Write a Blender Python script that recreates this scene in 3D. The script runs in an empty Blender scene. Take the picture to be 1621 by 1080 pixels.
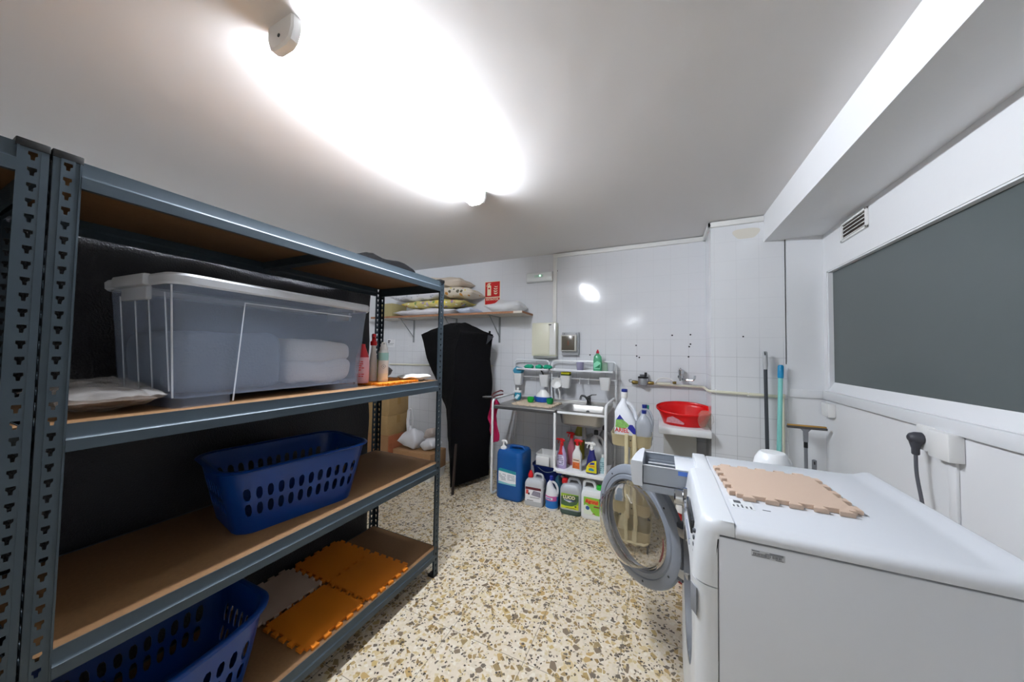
import bpy, bmesh, math, random
from mathutils import Vector, Matrix, noise
C = bpy.context.scene.collection
PI = math.pi
R = math.radians
random.seed(7)

# ------------------------------------------------------------------ camera
CH = 1.37                      # eye height
F_PX, CXP, CYP = 510.0, 810.5, 540.0
RW = ((0.907200317, 0.000169454, -0.420698889),     # world axes seen from the lens
      (0.420399936, 0.037329381, 0.906570687),
      (0.015858051, -0.999303001, 0.033793988))
cam_d = bpy.data.cameras.new('camera')
cam = bpy.data.objects.new('camera', cam_d)
C.objects.link(cam)
cam_d.sensor_width = 36.0
cam_d.lens = 36.0 * F_PX / 1621.0
cam_d.clip_start = 0.02
m = Matrix.Identity(4)
for i in range(3):
    m[i][0] = RW[i][0]; m[i][1] = -RW[i][1]; m[i][2] = -RW[i][2]
m[2][3] = CH
cam.matrix_world = m
bpy.context.scene.camera = cam

def at(px, py, x=None, y=None, z=None):
    """a sight line of the survey photograph met with a known plane of the room"""
    c = (px - CXP, py - CYP, F_PX)
    d = [sum(RW[i][k] * c[k] for k in range(3)) for i in range(3)]
    if x is not None: t = x / d[0]
    elif y is not None: t = y / d[1]
    else: t = (z - CH) / d[2]
    return Vector((d[0] * t, d[1] * t, CH + d[2] * t))

# ------------------------------------------------------------------ materials
def lin(c):
    return tuple((v / 12.92 if v <= 0.04045 else ((v + 0.055) / 1.055) ** 2.4) for v in c)
def hexc(h):
    h = h.lstrip('#')
    return lin(tuple(int(h[i:i + 2], 16) / 255 for i in (0, 2, 4)))
MATS = {}
def node(nt, kind, **kw):
    n = nt.nodes.new(kind)
    for k, v in kw.items(): setattr(n, k, v)
    return n
def mat(name, col, rough=0.5, metal=0.0, bump=0.0, bscale=40.0, var=0.0, vscale=8.0, alpha=1.0,
        trans=0.0, spec=0.5, coat=0.0, sub=0.0, ior=1.45):
    if name in MATS: return MATS[name]
    mt = bpy.data.materials.new(name); mt.use_nodes = True
    nt = mt.node_tree; b = nt.nodes['Principled BSDF']
    c = hexc(col) if isinstance(col, str) else col
    b.inputs['Base Color'].default_value = (*c, 1)
    b.inputs['Roughness'].default_value = rough
    b.inputs['Metallic'].default_value = metal
    b.inputs['Alpha'].default_value = alpha
    b.inputs['Transmission Weight'].default_value = trans
    b.inputs['Specular IOR Level'].default_value = spec
    b.inputs['Coat Weight'].default_value = coat
    b.inputs['IOR'].default_value = ior
    if sub: b.inputs['Subsurface Weight'].default_value = sub
    tc = node(nt, 'ShaderNodeTexCoord')
    if var:
        n = node(nt, 'ShaderNodeTexNoise'); n.inputs['Scale'].default_value = vscale; n.inputs['Detail'].default_value = 5
        mr = node(nt, 'ShaderNodeMapRange'); mr.inputs[3].default_value = 1 - var; mr.inputs[4].default_value = 1 + var
        mx = node(nt, 'ShaderNodeMix', data_type='RGBA', blend_type='MULTIPLY'); mx.inputs[0].default_value = 1
        mx.inputs[6].default_value = (*c, 1)
        nt.links.new(tc.outputs['Object'], n.inputs['Vector']); nt.links.new(n.outputs['Fac'], mr.inputs[0])
        nt.links.new(mr.outputs[0], mx.inputs[7]); nt.links.new(mx.outputs[2], b.inputs['Base Color'])
    if bump:
        n = node(nt, 'ShaderNodeTexNoise'); n.inputs['Scale'].default_value = bscale; n.inputs['Detail'].default_value = 4
        bp = node(nt, 'ShaderNodeBump'); bp.inputs['Strength'].default_value = min(1.0, bump); bp.inputs['Distance'].default_value = 0.01
        nt.links.new(tc.outputs['Object'], n.inputs['Vector']); nt.links.new(n.outputs['Fac'], bp.inputs['Height'])
        nt.links.new(bp.outputs[0], b.inputs['Normal'])
    MATS[name] = mt
    return mt
def math_n(nt, op, a, b=None, c=None):
    n = node(nt, 'ShaderNodeMath', operation=op)
    for i, v in enumerate((a, b, c)):
        if v is None: continue
        if isinstance(v, (int, float)): n.inputs[i].default_value = v
        else: nt.links.new(v, n.inputs[i])
    return n.outputs[0]
def line_mask(nt, coord, period, offset, half):
    """1 on a joint line, 0 elsewhere"""
    a = math_n(nt, 'SUBTRACT', coord, offset)
    a = math_n(nt, 'DIVIDE', a, period)
    a = math_n(nt, 'FRACT', a)
    a = math_n(nt, 'SUBTRACT', a, 0.5)
    a = math_n(nt, 'ABSOLUTE', a)
    return math_n(nt, 'GREATER_THAN', a, 0.5 - half / period)
def mixc(nt, fac, a, b):
    mx = node(nt, 'ShaderNodeMix', data_type='RGBA')
    for i, v in ((0, fac), (6, a), (7, b)):
        if isinstance(v, (int, float)): mx.inputs[i].default_value = v
        elif isinstance(v, tuple): mx.inputs[i].default_value = (*v, 1)
        else: nt.links.new(v, mx.inputs[i])
    return mx.outputs[2]

def tile_mat(name, px, ox, pz, oz, col, grout, ztop, rough=0.08):
    mt = bpy.data.materials.new(name); mt.use_nodes = True
    nt = mt.node_tree; b = nt.nodes['Principled BSDF']
    tc = node(nt, 'ShaderNodeTexCoord'); sp = node(nt, 'ShaderNodeSeparateXYZ')
    nt.links.new(tc.outputs['Object'], sp.inputs[0])
    lx = line_mask(nt, sp.outputs[0], px, ox, 0.0016)
    lz = line_mask(nt, sp.outputs[2], pz, oz, 0.0016)
    l = math_n(nt, 'MAXIMUM', lx, lz)
    nz = node(nt, 'ShaderNodeTexNoise'); nz.inputs['Scale'].default_value = 2.6; nz.inputs['Detail'].default_value = 3
    nt.links.new(tc.outputs['Object'], nz.inputs['Vector'])
    # above the old tile height the joints are nearly filled with paint
    zz = math_n(nt, 'ADD', sp.outputs[2], math_n(nt, 'MULTIPLY', nz.outputs['Fac'], 0.5))
    up = node(nt, 'ShaderNodeMapRange'); nt.links.new(zz, up.inputs[0])
    up.inputs[1].default_value = ztop + 0.15; up.inputs[2].default_value = ztop + 0.4
    up.inputs[3].default_value = 1.0; up.inputs[4].default_value = 0.22
    lv = math_n(nt, 'MULTIPLY', l, up.outputs[0])
    colv = mixc(nt, math_n(nt, 'MULTIPLY', lv, 0.6), hexc(col), hexc(grout))
    nt.links.new(colv, b.inputs['Base Color'])
    rg = node(nt, 'ShaderNodeMapRange'); nt.links.new(up.outputs[0], rg.inputs[0])
    rg.inputs[3].default_value = 0.13; rg.inputs[4].default_value = rough
    nt.links.new(rg.outputs[0], b.inputs['Roughness'])
    n2 = node(nt, 'ShaderNodeTexNoise'); n2.inputs['Scale'].default_value = 9.0; n2.inputs['Detail'].default_value = 2
    nt.links.new(tc.outputs['Object'], n2.inputs['Vector'])
    fx = math_n(nt, 'DIVIDE', math_n(nt, 'SUBTRACT', sp.outputs[0], ox + px / 2), px)
    fz = math_n(nt, 'DIVIDE', math_n(nt, 'SUBTRACT', sp.outputs[2], oz + pz / 2), pz)
    cb = node(nt, 'ShaderNodeCombineXYZ')
    nt.links.new(math_n(nt, 'FLOOR', fx), cb.inputs[0]); nt.links.new(math_n(nt, 'FLOOR', fz), cb.inputs[1])
    wn = node(nt, 'ShaderNodeTexWhiteNoise', noise_dimensions='2D'); nt.links.new(cb.outputs[0], wn.inputs['Vector'])
    sc = node(nt, 'ShaderNodeSeparateColor'); nt.links.new(wn.outputs['Color'], sc.inputs[0])
    tx = math_n(nt, 'MULTIPLY', math_n(nt, 'SUBTRACT', sc.outputs[0], 0.5), math_n(nt, 'FRACT', fx))
    tz = math_n(nt, 'MULTIPLY', math_n(nt, 'SUBTRACT', sc.outputs[1], 0.5), math_n(nt, 'FRACT', fz))
    tilt = math_n(nt, 'MULTIPLY', math_n(nt, 'MULTIPLY', math_n(nt, 'ADD', tx, tz), up.outputs[0]), 0.9)
    h = math_n(nt, 'SUBTRACT', math_n(nt, 'MULTIPLY', n2.outputs['Fac'], 0.30), math_n(nt, 'MULTIPLY', lv, 0.25))
    h = math_n(nt, 'ADD', h, tilt)
    bp = node(nt, 'ShaderNodeBump'); bp.inputs['Strength'].default_value = 0.35; bp.inputs['Distance'].default_value = 0.008
    nt.links.new(h, bp.inputs['Height']); nt.links.new(bp.outputs[0], b.inputs['Normal'])
    MATS[name] = mt
    return mt

def terrazzo_mat():
    mt = bpy.data.materials.new('terrazzo'); mt.use_nodes = True
    nt = mt.node_tree; b = nt.nodes['Principled BSDF']
    tc = node(nt, 'ShaderNodeTexCoord'); sp = node(nt, 'ShaderNodeSeparateXYZ')
    nt.links.new(tc.outputs['Object'], sp.inputs[0])
    def vor(scale, feat='F1', off=0.0):
        mp = node(nt, 'ShaderNodeMapping'); mp.inputs['Location'].default_value = (off, off * 1.7, 0)
        nt.links.new(tc.outputs['Object'], mp.inputs['Vector'])
        v = node(nt, 'ShaderNodeTexVoronoi', feature=feat, voronoi_dimensions='2D'); v.inputs['Scale'].default_value = scale
        nt.links.new(mp.outputs[0], v.inputs['Vector'])
        return v
    base = hexc('#dccfba')
    col = base
    def layer(col, scale, off, thr, edge, ramp):
        v = vor(scale, 'F1', off); e = vor(scale, 'DISTANCE_TO_EDGE', off)
        sc = node(nt, 'ShaderNodeSeparateColor'); nt.links.new(v.outputs['Color'], sc.inputs[0])
        pick = math_n(nt, 'GREATER_THAN', sc.outputs[0], thr)
        grow = math_n(nt, 'MULTIPLY', sc.outputs[2], edge)
        ins = math_n(nt, 'GREATER_THAN', e.outputs['Distance'], math_n(nt, 'ADD', grow, edge * 0.35))
        mk = math_n(nt, 'MULTIPLY', pick, ins)
        cr = node(nt, 'ShaderNodeValToRGB'); cr.color_ramp.interpolation = 'CONSTANT'
        el = cr.color_ramp.elements
        while len(el) < len(ramp): el.new(0.5)
        for i, hx in enumerate(ramp):
            el[i].position = i / len(ramp); el[i].color = (*hexc(hx), 1)
        nt.links.new(sc.outputs[1], cr.inputs[0])
        return mixc(nt, mk, col, cr.outputs[0])
    col = layer(col, 75, 3.1, 0.35, 0.10, ['#e4dccb', '#d9ccb1', '#d4c8b2', '#dfd3be', '#d0bf98'])
    col = layer(col, 31, 0.0, 0.70, 0.17, ['#ad935f', '#c4aa72', '#97825a', '#d9caa6', '#bb9c66', '#7f6f5c', '#cfb98c', '#e2d8c8'])
    col = layer(col, 52, 9.7, 0.74, 0.16, ['#94794b', '#b39a68', '#c8b282', '#6d6257', '#a58c62'])
    col = layer(col, 95, 5.3, 0.84, 0.17, ['#54493d', '#6d604f', '#40382f', '#85755c'])
    lx = line_mask(nt, sp.outputs[0], 0.385, -0.553, 0.0015)
    ly = line_mask(nt, sp.outputs[1], 0.385, 1.749, 0.0015)
    l = math_n(nt, 'MAXIMUM', lx, ly)
    col = mixc(nt, math_n(nt, 'MULTIPLY', l, 0.75), col, hexc('#6f6554'))
    nt.links.new(col, b.inputs['Base Color'])
    b.inputs['Roughness'].default_value = 0.34
    return mt

def floral_mat(name, base, cols, scale=26, thr=0.45):
    mt = bpy.data.materials.new(name); mt.use_nodes = True
    nt = mt.node_tree; b = nt.nodes['Principled BSDF']
    tc = node(nt, 'ShaderNodeTexCoord')
    v = node(nt, 'ShaderNodeTexVoronoi'); v.inputs['Scale'].default_value = scale
    nt.links.new(tc.outputs['Object'], v.inputs['Vector'])
    sc = node(nt, 'ShaderNodeSeparateColor'); nt.links.new(v.outputs['Color'], sc.inputs[0])
    mk = math_n(nt, 'MULTIPLY', math_n(nt, 'GREATER_THAN', sc.outputs[0], thr), math_n(nt, 'LESS_THAN', v.outputs['Distance'], 0.42))
    cr = node(nt, 'ShaderNodeValToRGB'); cr.color_ramp.interpolation = 'CONSTANT'
    el = cr.color_ramp.elements
    while len(el) < len(cols): el.new(0.5)
    for i, hx in enumerate(cols):
        el[i].position = i / len(cols); el[i].color = (*hexc(hx), 1)
    nt.links.new(sc.outputs[1], cr.inputs[0])
    nt.links.new(mixc(nt, mk, hexc(base), cr.outputs[0]), b.inputs['Base Color'])
    b.inputs['Roughness'].default_value = 0.75
    return mt

def clear_mat(name, col, a=0.35, rough=0.25, haze=0.5):
    """thin translucent plastic: part see-through, part milky, with a shine"""
    if name in MATS: return MATS[name]
    mt = bpy.data.materials.new(name); mt.use_nodes = True
    nt = mt.node_tree; b = nt.nodes['Principled BSDF']; out = nt.nodes['Material Output']
    b.inputs['Base Color'].default_value = (*hexc(col), 1); b.inputs['Roughness'].default_value = rough
    tl = node(nt, 'ShaderNodeBsdfTranslucent'); tl.inputs['Color'].default_value = (*hexc(col), 1)
    m1 = node(nt, 'ShaderNodeMixShader'); m1.inputs[0].default_value = haze
    nt.links.new(b.outputs[0], m1.inputs[1]); nt.links.new(tl.outputs[0], m1.inputs[2])
    tr = node(nt, 'ShaderNodeBsdfTransparent')
    m2 = node(nt, 'ShaderNodeMixShader'); m2.inputs[0].default_value = a
    nt.links.new(tr.outputs[0], m2.inputs[1]); nt.links.new(m1.outputs[0], m2.inputs[2])
    nt.links.new(m2.outputs[0], out.inputs['Surface'])
    MATS[name] = mt
    return mt
def emit_mat(name, col, s):
    mt = bpy.data.materials.new(name); mt.use_nodes = True
    b = mt.node_tree.nodes['Principled BSDF']
    b.inputs['Base Color'].default_value = (*hexc(col), 1)
    b.inputs['Emission Color'].default_value = (*hexc(col), 1); b.inputs['Emission Strength'].default_value = s
    MATS[name] = mt
    return mt

# ------------------------------------------------------------------ mesh builder
def rrect(w, d, r, n=5, cx=0.0, cy=0.0):
    r = min(r, w / 2 - 1e-4, d / 2 - 1e-4); pts = []
    for sx, sy, a0 in ((1, 1, 0), (-1, 1, 90), (-1, -1, 180), (1, -1, 270)):
        for k in range(n + 1):
            a = R(a0 + 90 * k / n)
            pts.append((cx + sx * (w / 2 - r) + r * math.cos(a), cy + sy * (d / 2 - r) + r * math.sin(a)))
    return pts
def ell(a, b, n=32, cx=0.0, cy=0.0):
    return [(cx + a * math.cos(2 * PI * i / n), cy + b * math.sin(2 * PI * i / n)) for i in range(n)]
def fillet(pts, r, n=6):
    P = [Vector(p) for p in pts]; out = [P[0]]
    for i in range(1, len(P) - 1):
        a, b, c = P[i - 1], P[i], P[i + 1]
        u = (a - b); v = (c - b); rr = min(r, u.length * .49, v.length * .49)
        u = u.normalized() * rr; v = v.normalized() * rr
        for k in range(n + 1):
            t = k / n
            out.append((b + u) * (1 - t) ** 2 + b * 2 * t * (1 - t) + (b + v) * t ** 2)
    out.append(P[-1]); return out

class MB:
    def __init__(s): s.bm = bmesh.new()
    def merge(s, tb, M=None):
        if M is not None: bmesh.ops.transform(tb, matrix=M, verts=tb.verts)
        me = bpy.data.meshes.new('t'); tb.to_mesh(me); tb.free(); s.bm.from_mesh(me); bpy.data.meshes.remove(me)
        return s
    def box(s, x0, x1, y0, y1, z0, z1, r=0.0, seg=2, M=None):
        tb = bmesh.new(); bmesh.ops.create_cube(tb, size=1)
        for v in tb.verts:
            v.co = Vector(((x0 + x1) / 2 + v.co.x * (x1 - x0), (y0 + y1) / 2 + v.co.y * (y1 - y0), (z0 + z1) / 2 + v.co.z * (z1 - z0)))
        r = min(r, .49 * min(abs(x1 - x0), abs(y1 - y0), abs(z1 - z0)))
        if r > 0: bmesh.ops.bevel(tb, geom=tb.edges[:], offset=r, segments=seg, affect='EDGES', profile=.5)
        return s.merge(tb, M)
    def loft(s, rings, cap0=True, cap1=True, closed=True, M=None):
        tb = bmesh.new(); vr = [[tb.verts.new(p) for p in r] for r in rings]
        for a, b in zip(vr[:-1], vr[1:]):
            n = len(a)
            for i in range(n if closed else n - 1):
                j = (i + 1) % n
                try: tb.faces.new((a[i], a[j], b[j], b[i]))
                except ValueError: pass
        if cap0: tb.faces.new(vr[0][::-1])
        if cap1: tb.faces.new(vr[-1])
        return s.merge(tb, M)
    def tube(s, pts, r, seg=8, caps=True, M=None, flat=None):
        P = [Vector(p) for p in pts]; rings = []; N = None
        for i, p in enumerate(P):
            t = (P[min(i + 1, len(P) - 1)] - P[max(i - 1, 0)]).normalized()
            if N is None:
                N = t.orthogonal().normalized() if flat is None else Vector(flat)
            N = (N - t * N.dot(t)).normalized(); B = t.cross(N)
            rr = r[i] if isinstance(r, list) else r
            ra, rb = rr if isinstance(rr, (list, tuple)) else (rr, rr)
            rings.append([p + N * ra * math.cos(2 * PI * k / seg) + B * rb * math.sin(2 * PI * k / seg) for k in range(seg)])
        return s.loft(rings, caps, caps, True, M)
    def lathe(s, prof, c=(0, 0, 0), seg=24, M=None, cap0=True, cap1=True):
        rings = [[(c[0] + r * math.cos(2 * PI * k / seg), c[1] + r * math.sin(2 * PI * k / seg), c[2] + z) for k in range(seg)] for r, z in prof]
        return s.loft(rings, cap0, cap1, True, M)
    def prism(s, poly, z0, z1, M=None, r=0.0):
        tb = bmesh.new(); a = [tb.verts.new((p[0], p[1], z0)) for p in poly]; f = tb.faces.new(a)
        ex = bmesh.ops.extrude_face_region(tb, geom=[f])
        for v in ex['geom']:
            if isinstance(v, bmesh.types.BMVert): v.co.z = z1
        if r: bmesh.ops.bevel(tb, geom=[e for e in tb.edges if abs(e.verts[0].co.z - e.verts[1].co.z) < 1e-6], offset=r, segments=2, affect='EDGES')
        return s.merge(tb, M)
    def shell(s, rings, thick, cap0=True, M=None):
        """open vessel: outer rings up, inner rings down"""
        inner = []
        for r in rings[::-1]:
            n = len(r); c = sum((Vector(p) for p in r), Vector()) / n
            inner.append([p + (Vector((c.x, c.y, p.z)) - p).normalized() * thick for p in map(Vector, r)])
        for i in range(len(inner[-1])): inner[-1][i].z += thick
        return s.loft(list(rings) + inner, cap0, True, True, M)
    def perf(s, S, nu, nv, hole, thick, wrap=False, M=None):
        """sheet S(u,v) cut in nu x nv cells; hole(i,j) gives 8 cell points or None"""
        tb = bmesh.new(); cache = {}
        def V(u, v):
            k = (round((u % nu if wrap else u) * 1000), round(v * 1000))
            if k not in cache: cache[k] = tb.verts.new(S(u / nu, v / nv))
            return cache[k]
        bd = [(0, 1), (1, 1), (1, .67), (1, .33), (1, 0), (0, 0), (0, .33), (0, .67)]
        for i in range(nu):
            for j in range(nv):
                B = [V(i + a, j + b) for a, b in bd]; h = hole(i, j)
                try:
                    if h is None: tb.faces.new(B)
                    else:
                        H = [tb.verts.new(S((i + a) / nu, (j + b) / nv)) for a, b in h]
                        for k in range(8): tb.faces.new((B[k], B[(k + 1) % 8], H[(k + 1) % 8], H[k]))
                except ValueError: pass
        bmesh.ops.recalc_face_normals(tb, faces=tb.faces)
        if thick: bmesh.ops.solidify(tb, geom=tb.faces[:], thickness=thick)
        return s.merge(tb, M)
    def pillow(s, L, W, T, n=18, wr=0.0, seed=0, M=None, sag=0.0):
        tb = bmesh.new()
        def P(u, v, sg):
            pin = 1 - .06 * (1 - abs(u)) * 0 - .05 * (1 - u * u) * 0
            x = u * L / 2 * (1 - .05 * (1 - v * v)); y = v * W / 2 * (1 - .05 * (1 - u * u))
            h = max(0, (1 - abs(u) ** 3.2)) ** .55 * max(0, (1 - abs(v) ** 3.2)) ** .55
            w = wr * noise.noise(Vector((x * 9 + seed, y * 9, sg * 3 + seed)))* h
            return Vector((x, y, T / 2 + sg * (T / 2 * h) + w - sag * u * u))
        for sg in (-1, 1):
            g = [[tb.verts.new(P(-1 + 2 * i / n, -1 + 2 * j / n, sg)) for j in range(n + 1)] for i in range(n + 1)]
            for i in range(n):
                for j in range(n): tb.faces.new((g[i][j], g[i + 1][j], g[i + 1][j + 1], g[i][j + 1]))
        bmesh.ops.remove_doubles(tb, verts=tb.verts, dist=1e-5)
        return s.merge(tb, M)
    def jitter(s, amp, freq, seed=0.0, keep=None):
        for v in s.bm.verts:
            if keep and keep(v.co): continue
            n = noise.noise_vector(v.co * freq + Vector((seed, seed * 2, 0)))
            v.co += n * amp
        return s
    def build(s, name, mt, parent=None, loc=None, ang=35, label=None):
        bm = s.bm
        bmesh.ops.recalc_face_normals(bm, faces=bm.faces)
        ca = R(ang)
        for f in bm.faces: f.smooth = True
        for e in bm.edges:
            if len(e.link_faces) == 2:
                if e.calc_face_angle(0) > ca: e.smooth = False
            else: e.smooth = False
        me = bpy.data.meshes.new(name); bm.to_mesh(me); bm.free()
        me.materials.append(mt)
        o = bpy.data.objects.new(name, me); C.objects.link(o)
        if parent is not None: o.parent = parent
        if loc is not None: o.location = loc
        if label: o['label'] = label
        return o

def thing(name, label, cat, loc=(0, 0, 0), rz=0.0, group=None):
    o = bpy.data.objects.new(name, None); C.objects.link(o)
    o.empty_display_size = .05
    o.location = loc; o.rotation_euler = (0, 0, rz); o['label'] = label; o['category'] = cat
    if group: o['group'] = group
    return o
def tag(o, label, cat, group=None):
    o['label'] = label; o['category'] = cat
    if group: o['group'] = group
    return o
def struct(o, label=None):
    o['kind'] = 'structure'
    if label: o['label'] = label
    return o
def dup(root, loc, rz=None, label=None, group=None):
    r = root.copy(); C.objects.link(r); r.location = loc
    if rz is not None: r.rotation_euler = (0, 0, rz)
    if label: r['label'] = label
    if group: r['group'] = group
    for ch in list(root.children):
        c = ch.copy(); C.objects.link(c); c.parent = r
        for g in list(ch.children):
            d = g.copy(); C.objects.link(d); d.parent = c
    return r
FACE = Matrix.Rotation(PI / 2, 4, 'X')        # letters stand upright and look towards -y
def text(name, body, size, mt, parent, loc, M=FACE, sx=1.0, bold=0.0, label=None):
    cu = bpy.data.curves.new(name, 'FONT'); cu.body = body; cu.size = size
    cu.align_x = 'CENTER'; cu.align_y = 'CENTER'; cu.extrude = .0004; cu.offset = bold
    t = bpy.data.objects.new('t', cu); C.objects.link(t)
    dg = bpy.context.evaluated_depsgraph_get()
    me = bpy.data.meshes.new_from_object(t.evaluated_get(dg)); bpy.data.objects.remove(t); bpy.data.curves.remove(cu)
    me.name = name; me.transform(Matrix.Translation(loc) @ M @ Matrix.Diagonal((sx, 1, 1, 1)))
    me.materials.clear(); me.materials.append(mt)
    o = bpy.data.objects.new(name, me); C.objects.link(o)
    if parent is not None: o.parent = parent
    if label: o['label'] = label
    return o

# colours ------------------------------------------------------------------
steel = mat('slate_steel', '#3b4750', .42, .3)
steel_d = mat('slate_steel_back', '#4d5a66', .38, .35)
chip = mat('chipboard', '#7d5c3b', .75, var=.16, vscale=90)  # darker than the board itself: shade of the shelf interiors put into the colour
chipedge = chip
white_pl = mat('white_plastic', '#e6e6e4', .35)
white_en = mat('white_enamel', '#e8eaec', .25)
cream_pl = mat('cream_plastic', '#dddcc8', .35)
grey_pl = mat('grey_plastic', '#8b9099', .35)
dark_pl = mat('dark_plastic', '#2c2f33', .4)
black_pl = mat('black_plastic', '#121315', .45)
chrome = mat('chrome', '#c9ccd0', .12, 1.0)
inox = mat('stainless_steel', '#a8a7a4', .36, .9, var=.05, vscale=30)
red_pl = mat('red_plastic', '#c4161c', .35)
brass = mat('brass', '#8f7a45', .35, .9)
ink = mat('dark_ink', '#26262b', .6)
ink_blue = mat('blue_ink', '#26329a', .6)
ink_red = mat('red_ink', '#d0342b', .6)
paper = mat('white_label_paper', '#e6e7ea', .55)
# ------------------------------------------------------------------ room
YB = 3.35; XR = 1.05; CZ = 2.447; YF = -5.4; XL = -3.6; YC = 3.02; XC = .362
plaster = mat('painted_plaster', '#e2e3e5', .55, bump=.25, bscale=7)
ceil_m = mat('painted_ceiling', '#dddbda', .5, bump=.45, bscale=2.2)
panel_m = mat('white_board_paint', '#e3e5e8', .35)
tiles = tile_mat('white_wall_tile', .1475, -.2165, .1525, 1.356, '#dddfe3', '#a6a8ac', 1.45)
tiles2 = tile_mat('white_column_tile', .145, .533, .1525, 1.356, '#dee0e3', '#a6a8ac', 1.42)
def slab(name, mt, *b, lab=None):
    return struct(MB().box(*b).build(name, mt), lab)
slab('floor', terrazzo_mat(), XL, XR + .3, YF, YB + .2, -.1, 0)
slab('ceiling', ceil_m, XL, XR + .3, YF, YB + .2, CZ, CZ + .1)
slab('wall_back', tiles, XL, XR + .3, YB, YB + .2, 0, CZ)
slab('wall_left', plaster, XL - .15, XL, YF, YB + .2, 0, CZ)
slab('wall_front', mat('dim_brown_paint', '#d9d7d3', .7), XL, XR + .3, YF - .15, YF, 0, CZ)
slab('wall_column', tiles2, XC, XR, YC, YB, 0, CZ, lab='white tiled column boxed out beside the back wall')
slab('wall_beam', plaster, .712, XR, YF, YC, 2.243, CZ, lab='white boxed beam under the ceiling along the right wall')
# right wall with a window opening
W0, W1, Wz0, Wz1 = -.9, 2.96, 1.138, 1.966
mb = MB()
mb.box(XR, XR + .2, YF, YB, 0, Wz0).box(XR, XR + .2, YF, YB, Wz1, CZ)
mb.box(XR, XR + .2, W1, YB, Wz0, Wz1).box(XR, XR + .2, YF, W0, Wz0, Wz1)
struct(mb.build('wall_right', plaster))
win = thing('window_1', 'long grey frosted window pane in the right wall', 'window'); win['kind'] = 'structure'; del win['category']
glassm = mat('grey_frosted_pane', '#525a5a', .3, spec=.4)
MB().box(XR + .03, XR + .045, W0, W1, Wz0, Wz1).build('window_pane', glassm, win)
# sloping sill and slim side frame
MB().prism([(XR, Wz0), (XR + .03, Wz0 + .058), (XR + .03, Wz0 - .0)], W0, W1,
           M=Matrix(((1, 0, 0, 0), (0, 0, 1, 0), (0, 1, 0, 0), (0, 0, 0, 1)))).build('window_sill', panel_m, win)
MB().box(XR + .004, XR + .03, W1 - .012, W1, Wz0 + .02, Wz1).box(XR + .004, XR + .03, W0, W1, Wz1 - .008, Wz1).build('window_frame', panel_m, win)
# board in the corner right of the column
slab('wall_panel', panel_m, .842, XR, YC - .016, YC, 0, 2.243, lab='smooth white board closing the corner beside the window')
slab('trim_1', black_pl, .8355, .8395, YC - .003, YC, 1.31, 2.243, lab='dark gap between the tiled column and the white corner board')
# damp stain on column top
stain = mat('damp_stain', '#d6d2c7', .6)
pts = [(.60 + .085 * math.cos(a) * (1 + .15 * math.sin(3 * a)), 2.325 + .05 * math.sin(a) * (1 + .2 * math.cos(2 * a))) for a in [2 * PI * k / 28 for k in range(28)]]
struct(MB().prism(pts, -YC, -YC + .0008, M=Matrix.Rotation(PI / 2, 4, 'X') @ Matrix.Identity(4)).build('trim_2', stain), 'yellowish damp stain at the top of the column')
# ------------------------------------------------------------------ trunking, pipes on the walls
tk = thing('cable_trunking', 'white cable trunking rising beside the fuse box and along the top of the tiled wall', 'cable trunking', (-1.045, YB, 1.69))
def wl(mb, x0, x1, y0, y1, z0, z1, o, r=.003): return mb.box(x0 - o[0], x1 - o[0], y0 - o[1], y1 - o[1], z0 - o[2], z1 - o[2], r)
o = (-1.045, YB, 1.69)
wl(MB(), -1.068, -1.025, YB - .02, YB, 1.695, 2.432, o).build('vertical_run', white_pl, tk)
wl(MB(), -1.068, .362, YB - .022, YB, 2.40, 2.44, o).build('ceiling_run', white_pl, tk)
mb = MB(); wl(mb, .34, .362, YC - .022, YB, 2.40, 2.44, o); wl(mb, .34, .711, YC - .022, YC, 2.40, 2.44, o); mb.build('column_run', white_pl, tk)
tr = thing('wall_trunking', 'white flat trunking under the window running along the right wall', 'cable trunking', (XR, 1.0, 1.08))
o = (XR, 1.0, 1.08)
mb = MB(); wl(mb, XR - .022, XR, YF + .05, 2.98, 1.075, 1.132, o); mb.build('trunking_run', panel_m, tr)
mb = MB(); wl(mb, .845, XR - .016, YC - .032, YC - .016, 1.075, 1.132, o); mb.build('corner_run', panel_m, tr)
# vertical thin conduits under the trunking at the corner
cd = thing('corner_conduit', 'thin white conduit down the corner behind the turquoise pole', 'conduit', (.815, YC - .01, 0))
MB().tube([(0, 0, .02), (0, 0, 1.08)], .008).build('conduit_tube', cream_pl, cd)
MB().box(-.012, .012, -.008, .01, 1.06, 1.09, .003).build('conduit_clip', cream_pl, cd)
# conduit on back wall, left of the black cover
MB_ = MB().tube([(-3.4, YB - .012, 1.172), (-1.8, YB - .012, 1.20)], .011)
tag(MB_.build('wall_conduit', cream_pl), 'cream conduit low on the back wall behind the black cover', 'conduit')
# water pipe along column, up to the taps
wp = thing('water_pipe', 'white painted water pipe running from the taps across the column', 'pipe', (.3, YB, 1.08))
path = [(-.02, YB - .035, 1.088), (.34, YB - .035, 1.085), (.34, YC - .022, 1.083), (.70, YC - .022, 1.075), (.81, YC - .022, 1.07)]
path = [(p[0] - .3, p[1] - YB, p[2] - 1.08) for p in path]
MB().tube(fillet(path, .04), .011).build('pipe_run', cream_pl, wp)
for px_, pz_ in ((.255, 1.086), (.39, 1.082), (.6, 1.075)):
    yy = YB - .02 if px_ < .3 else YC - .012
    MB().box(px_ - .3 - .006, px_ - .3 + .006, yy - YB - .018, yy - YB + .012, pz_ - 1.08 - .016, pz_ - 1.08 + .016, .003).build('pipe_clip', white_pl, wp)

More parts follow.
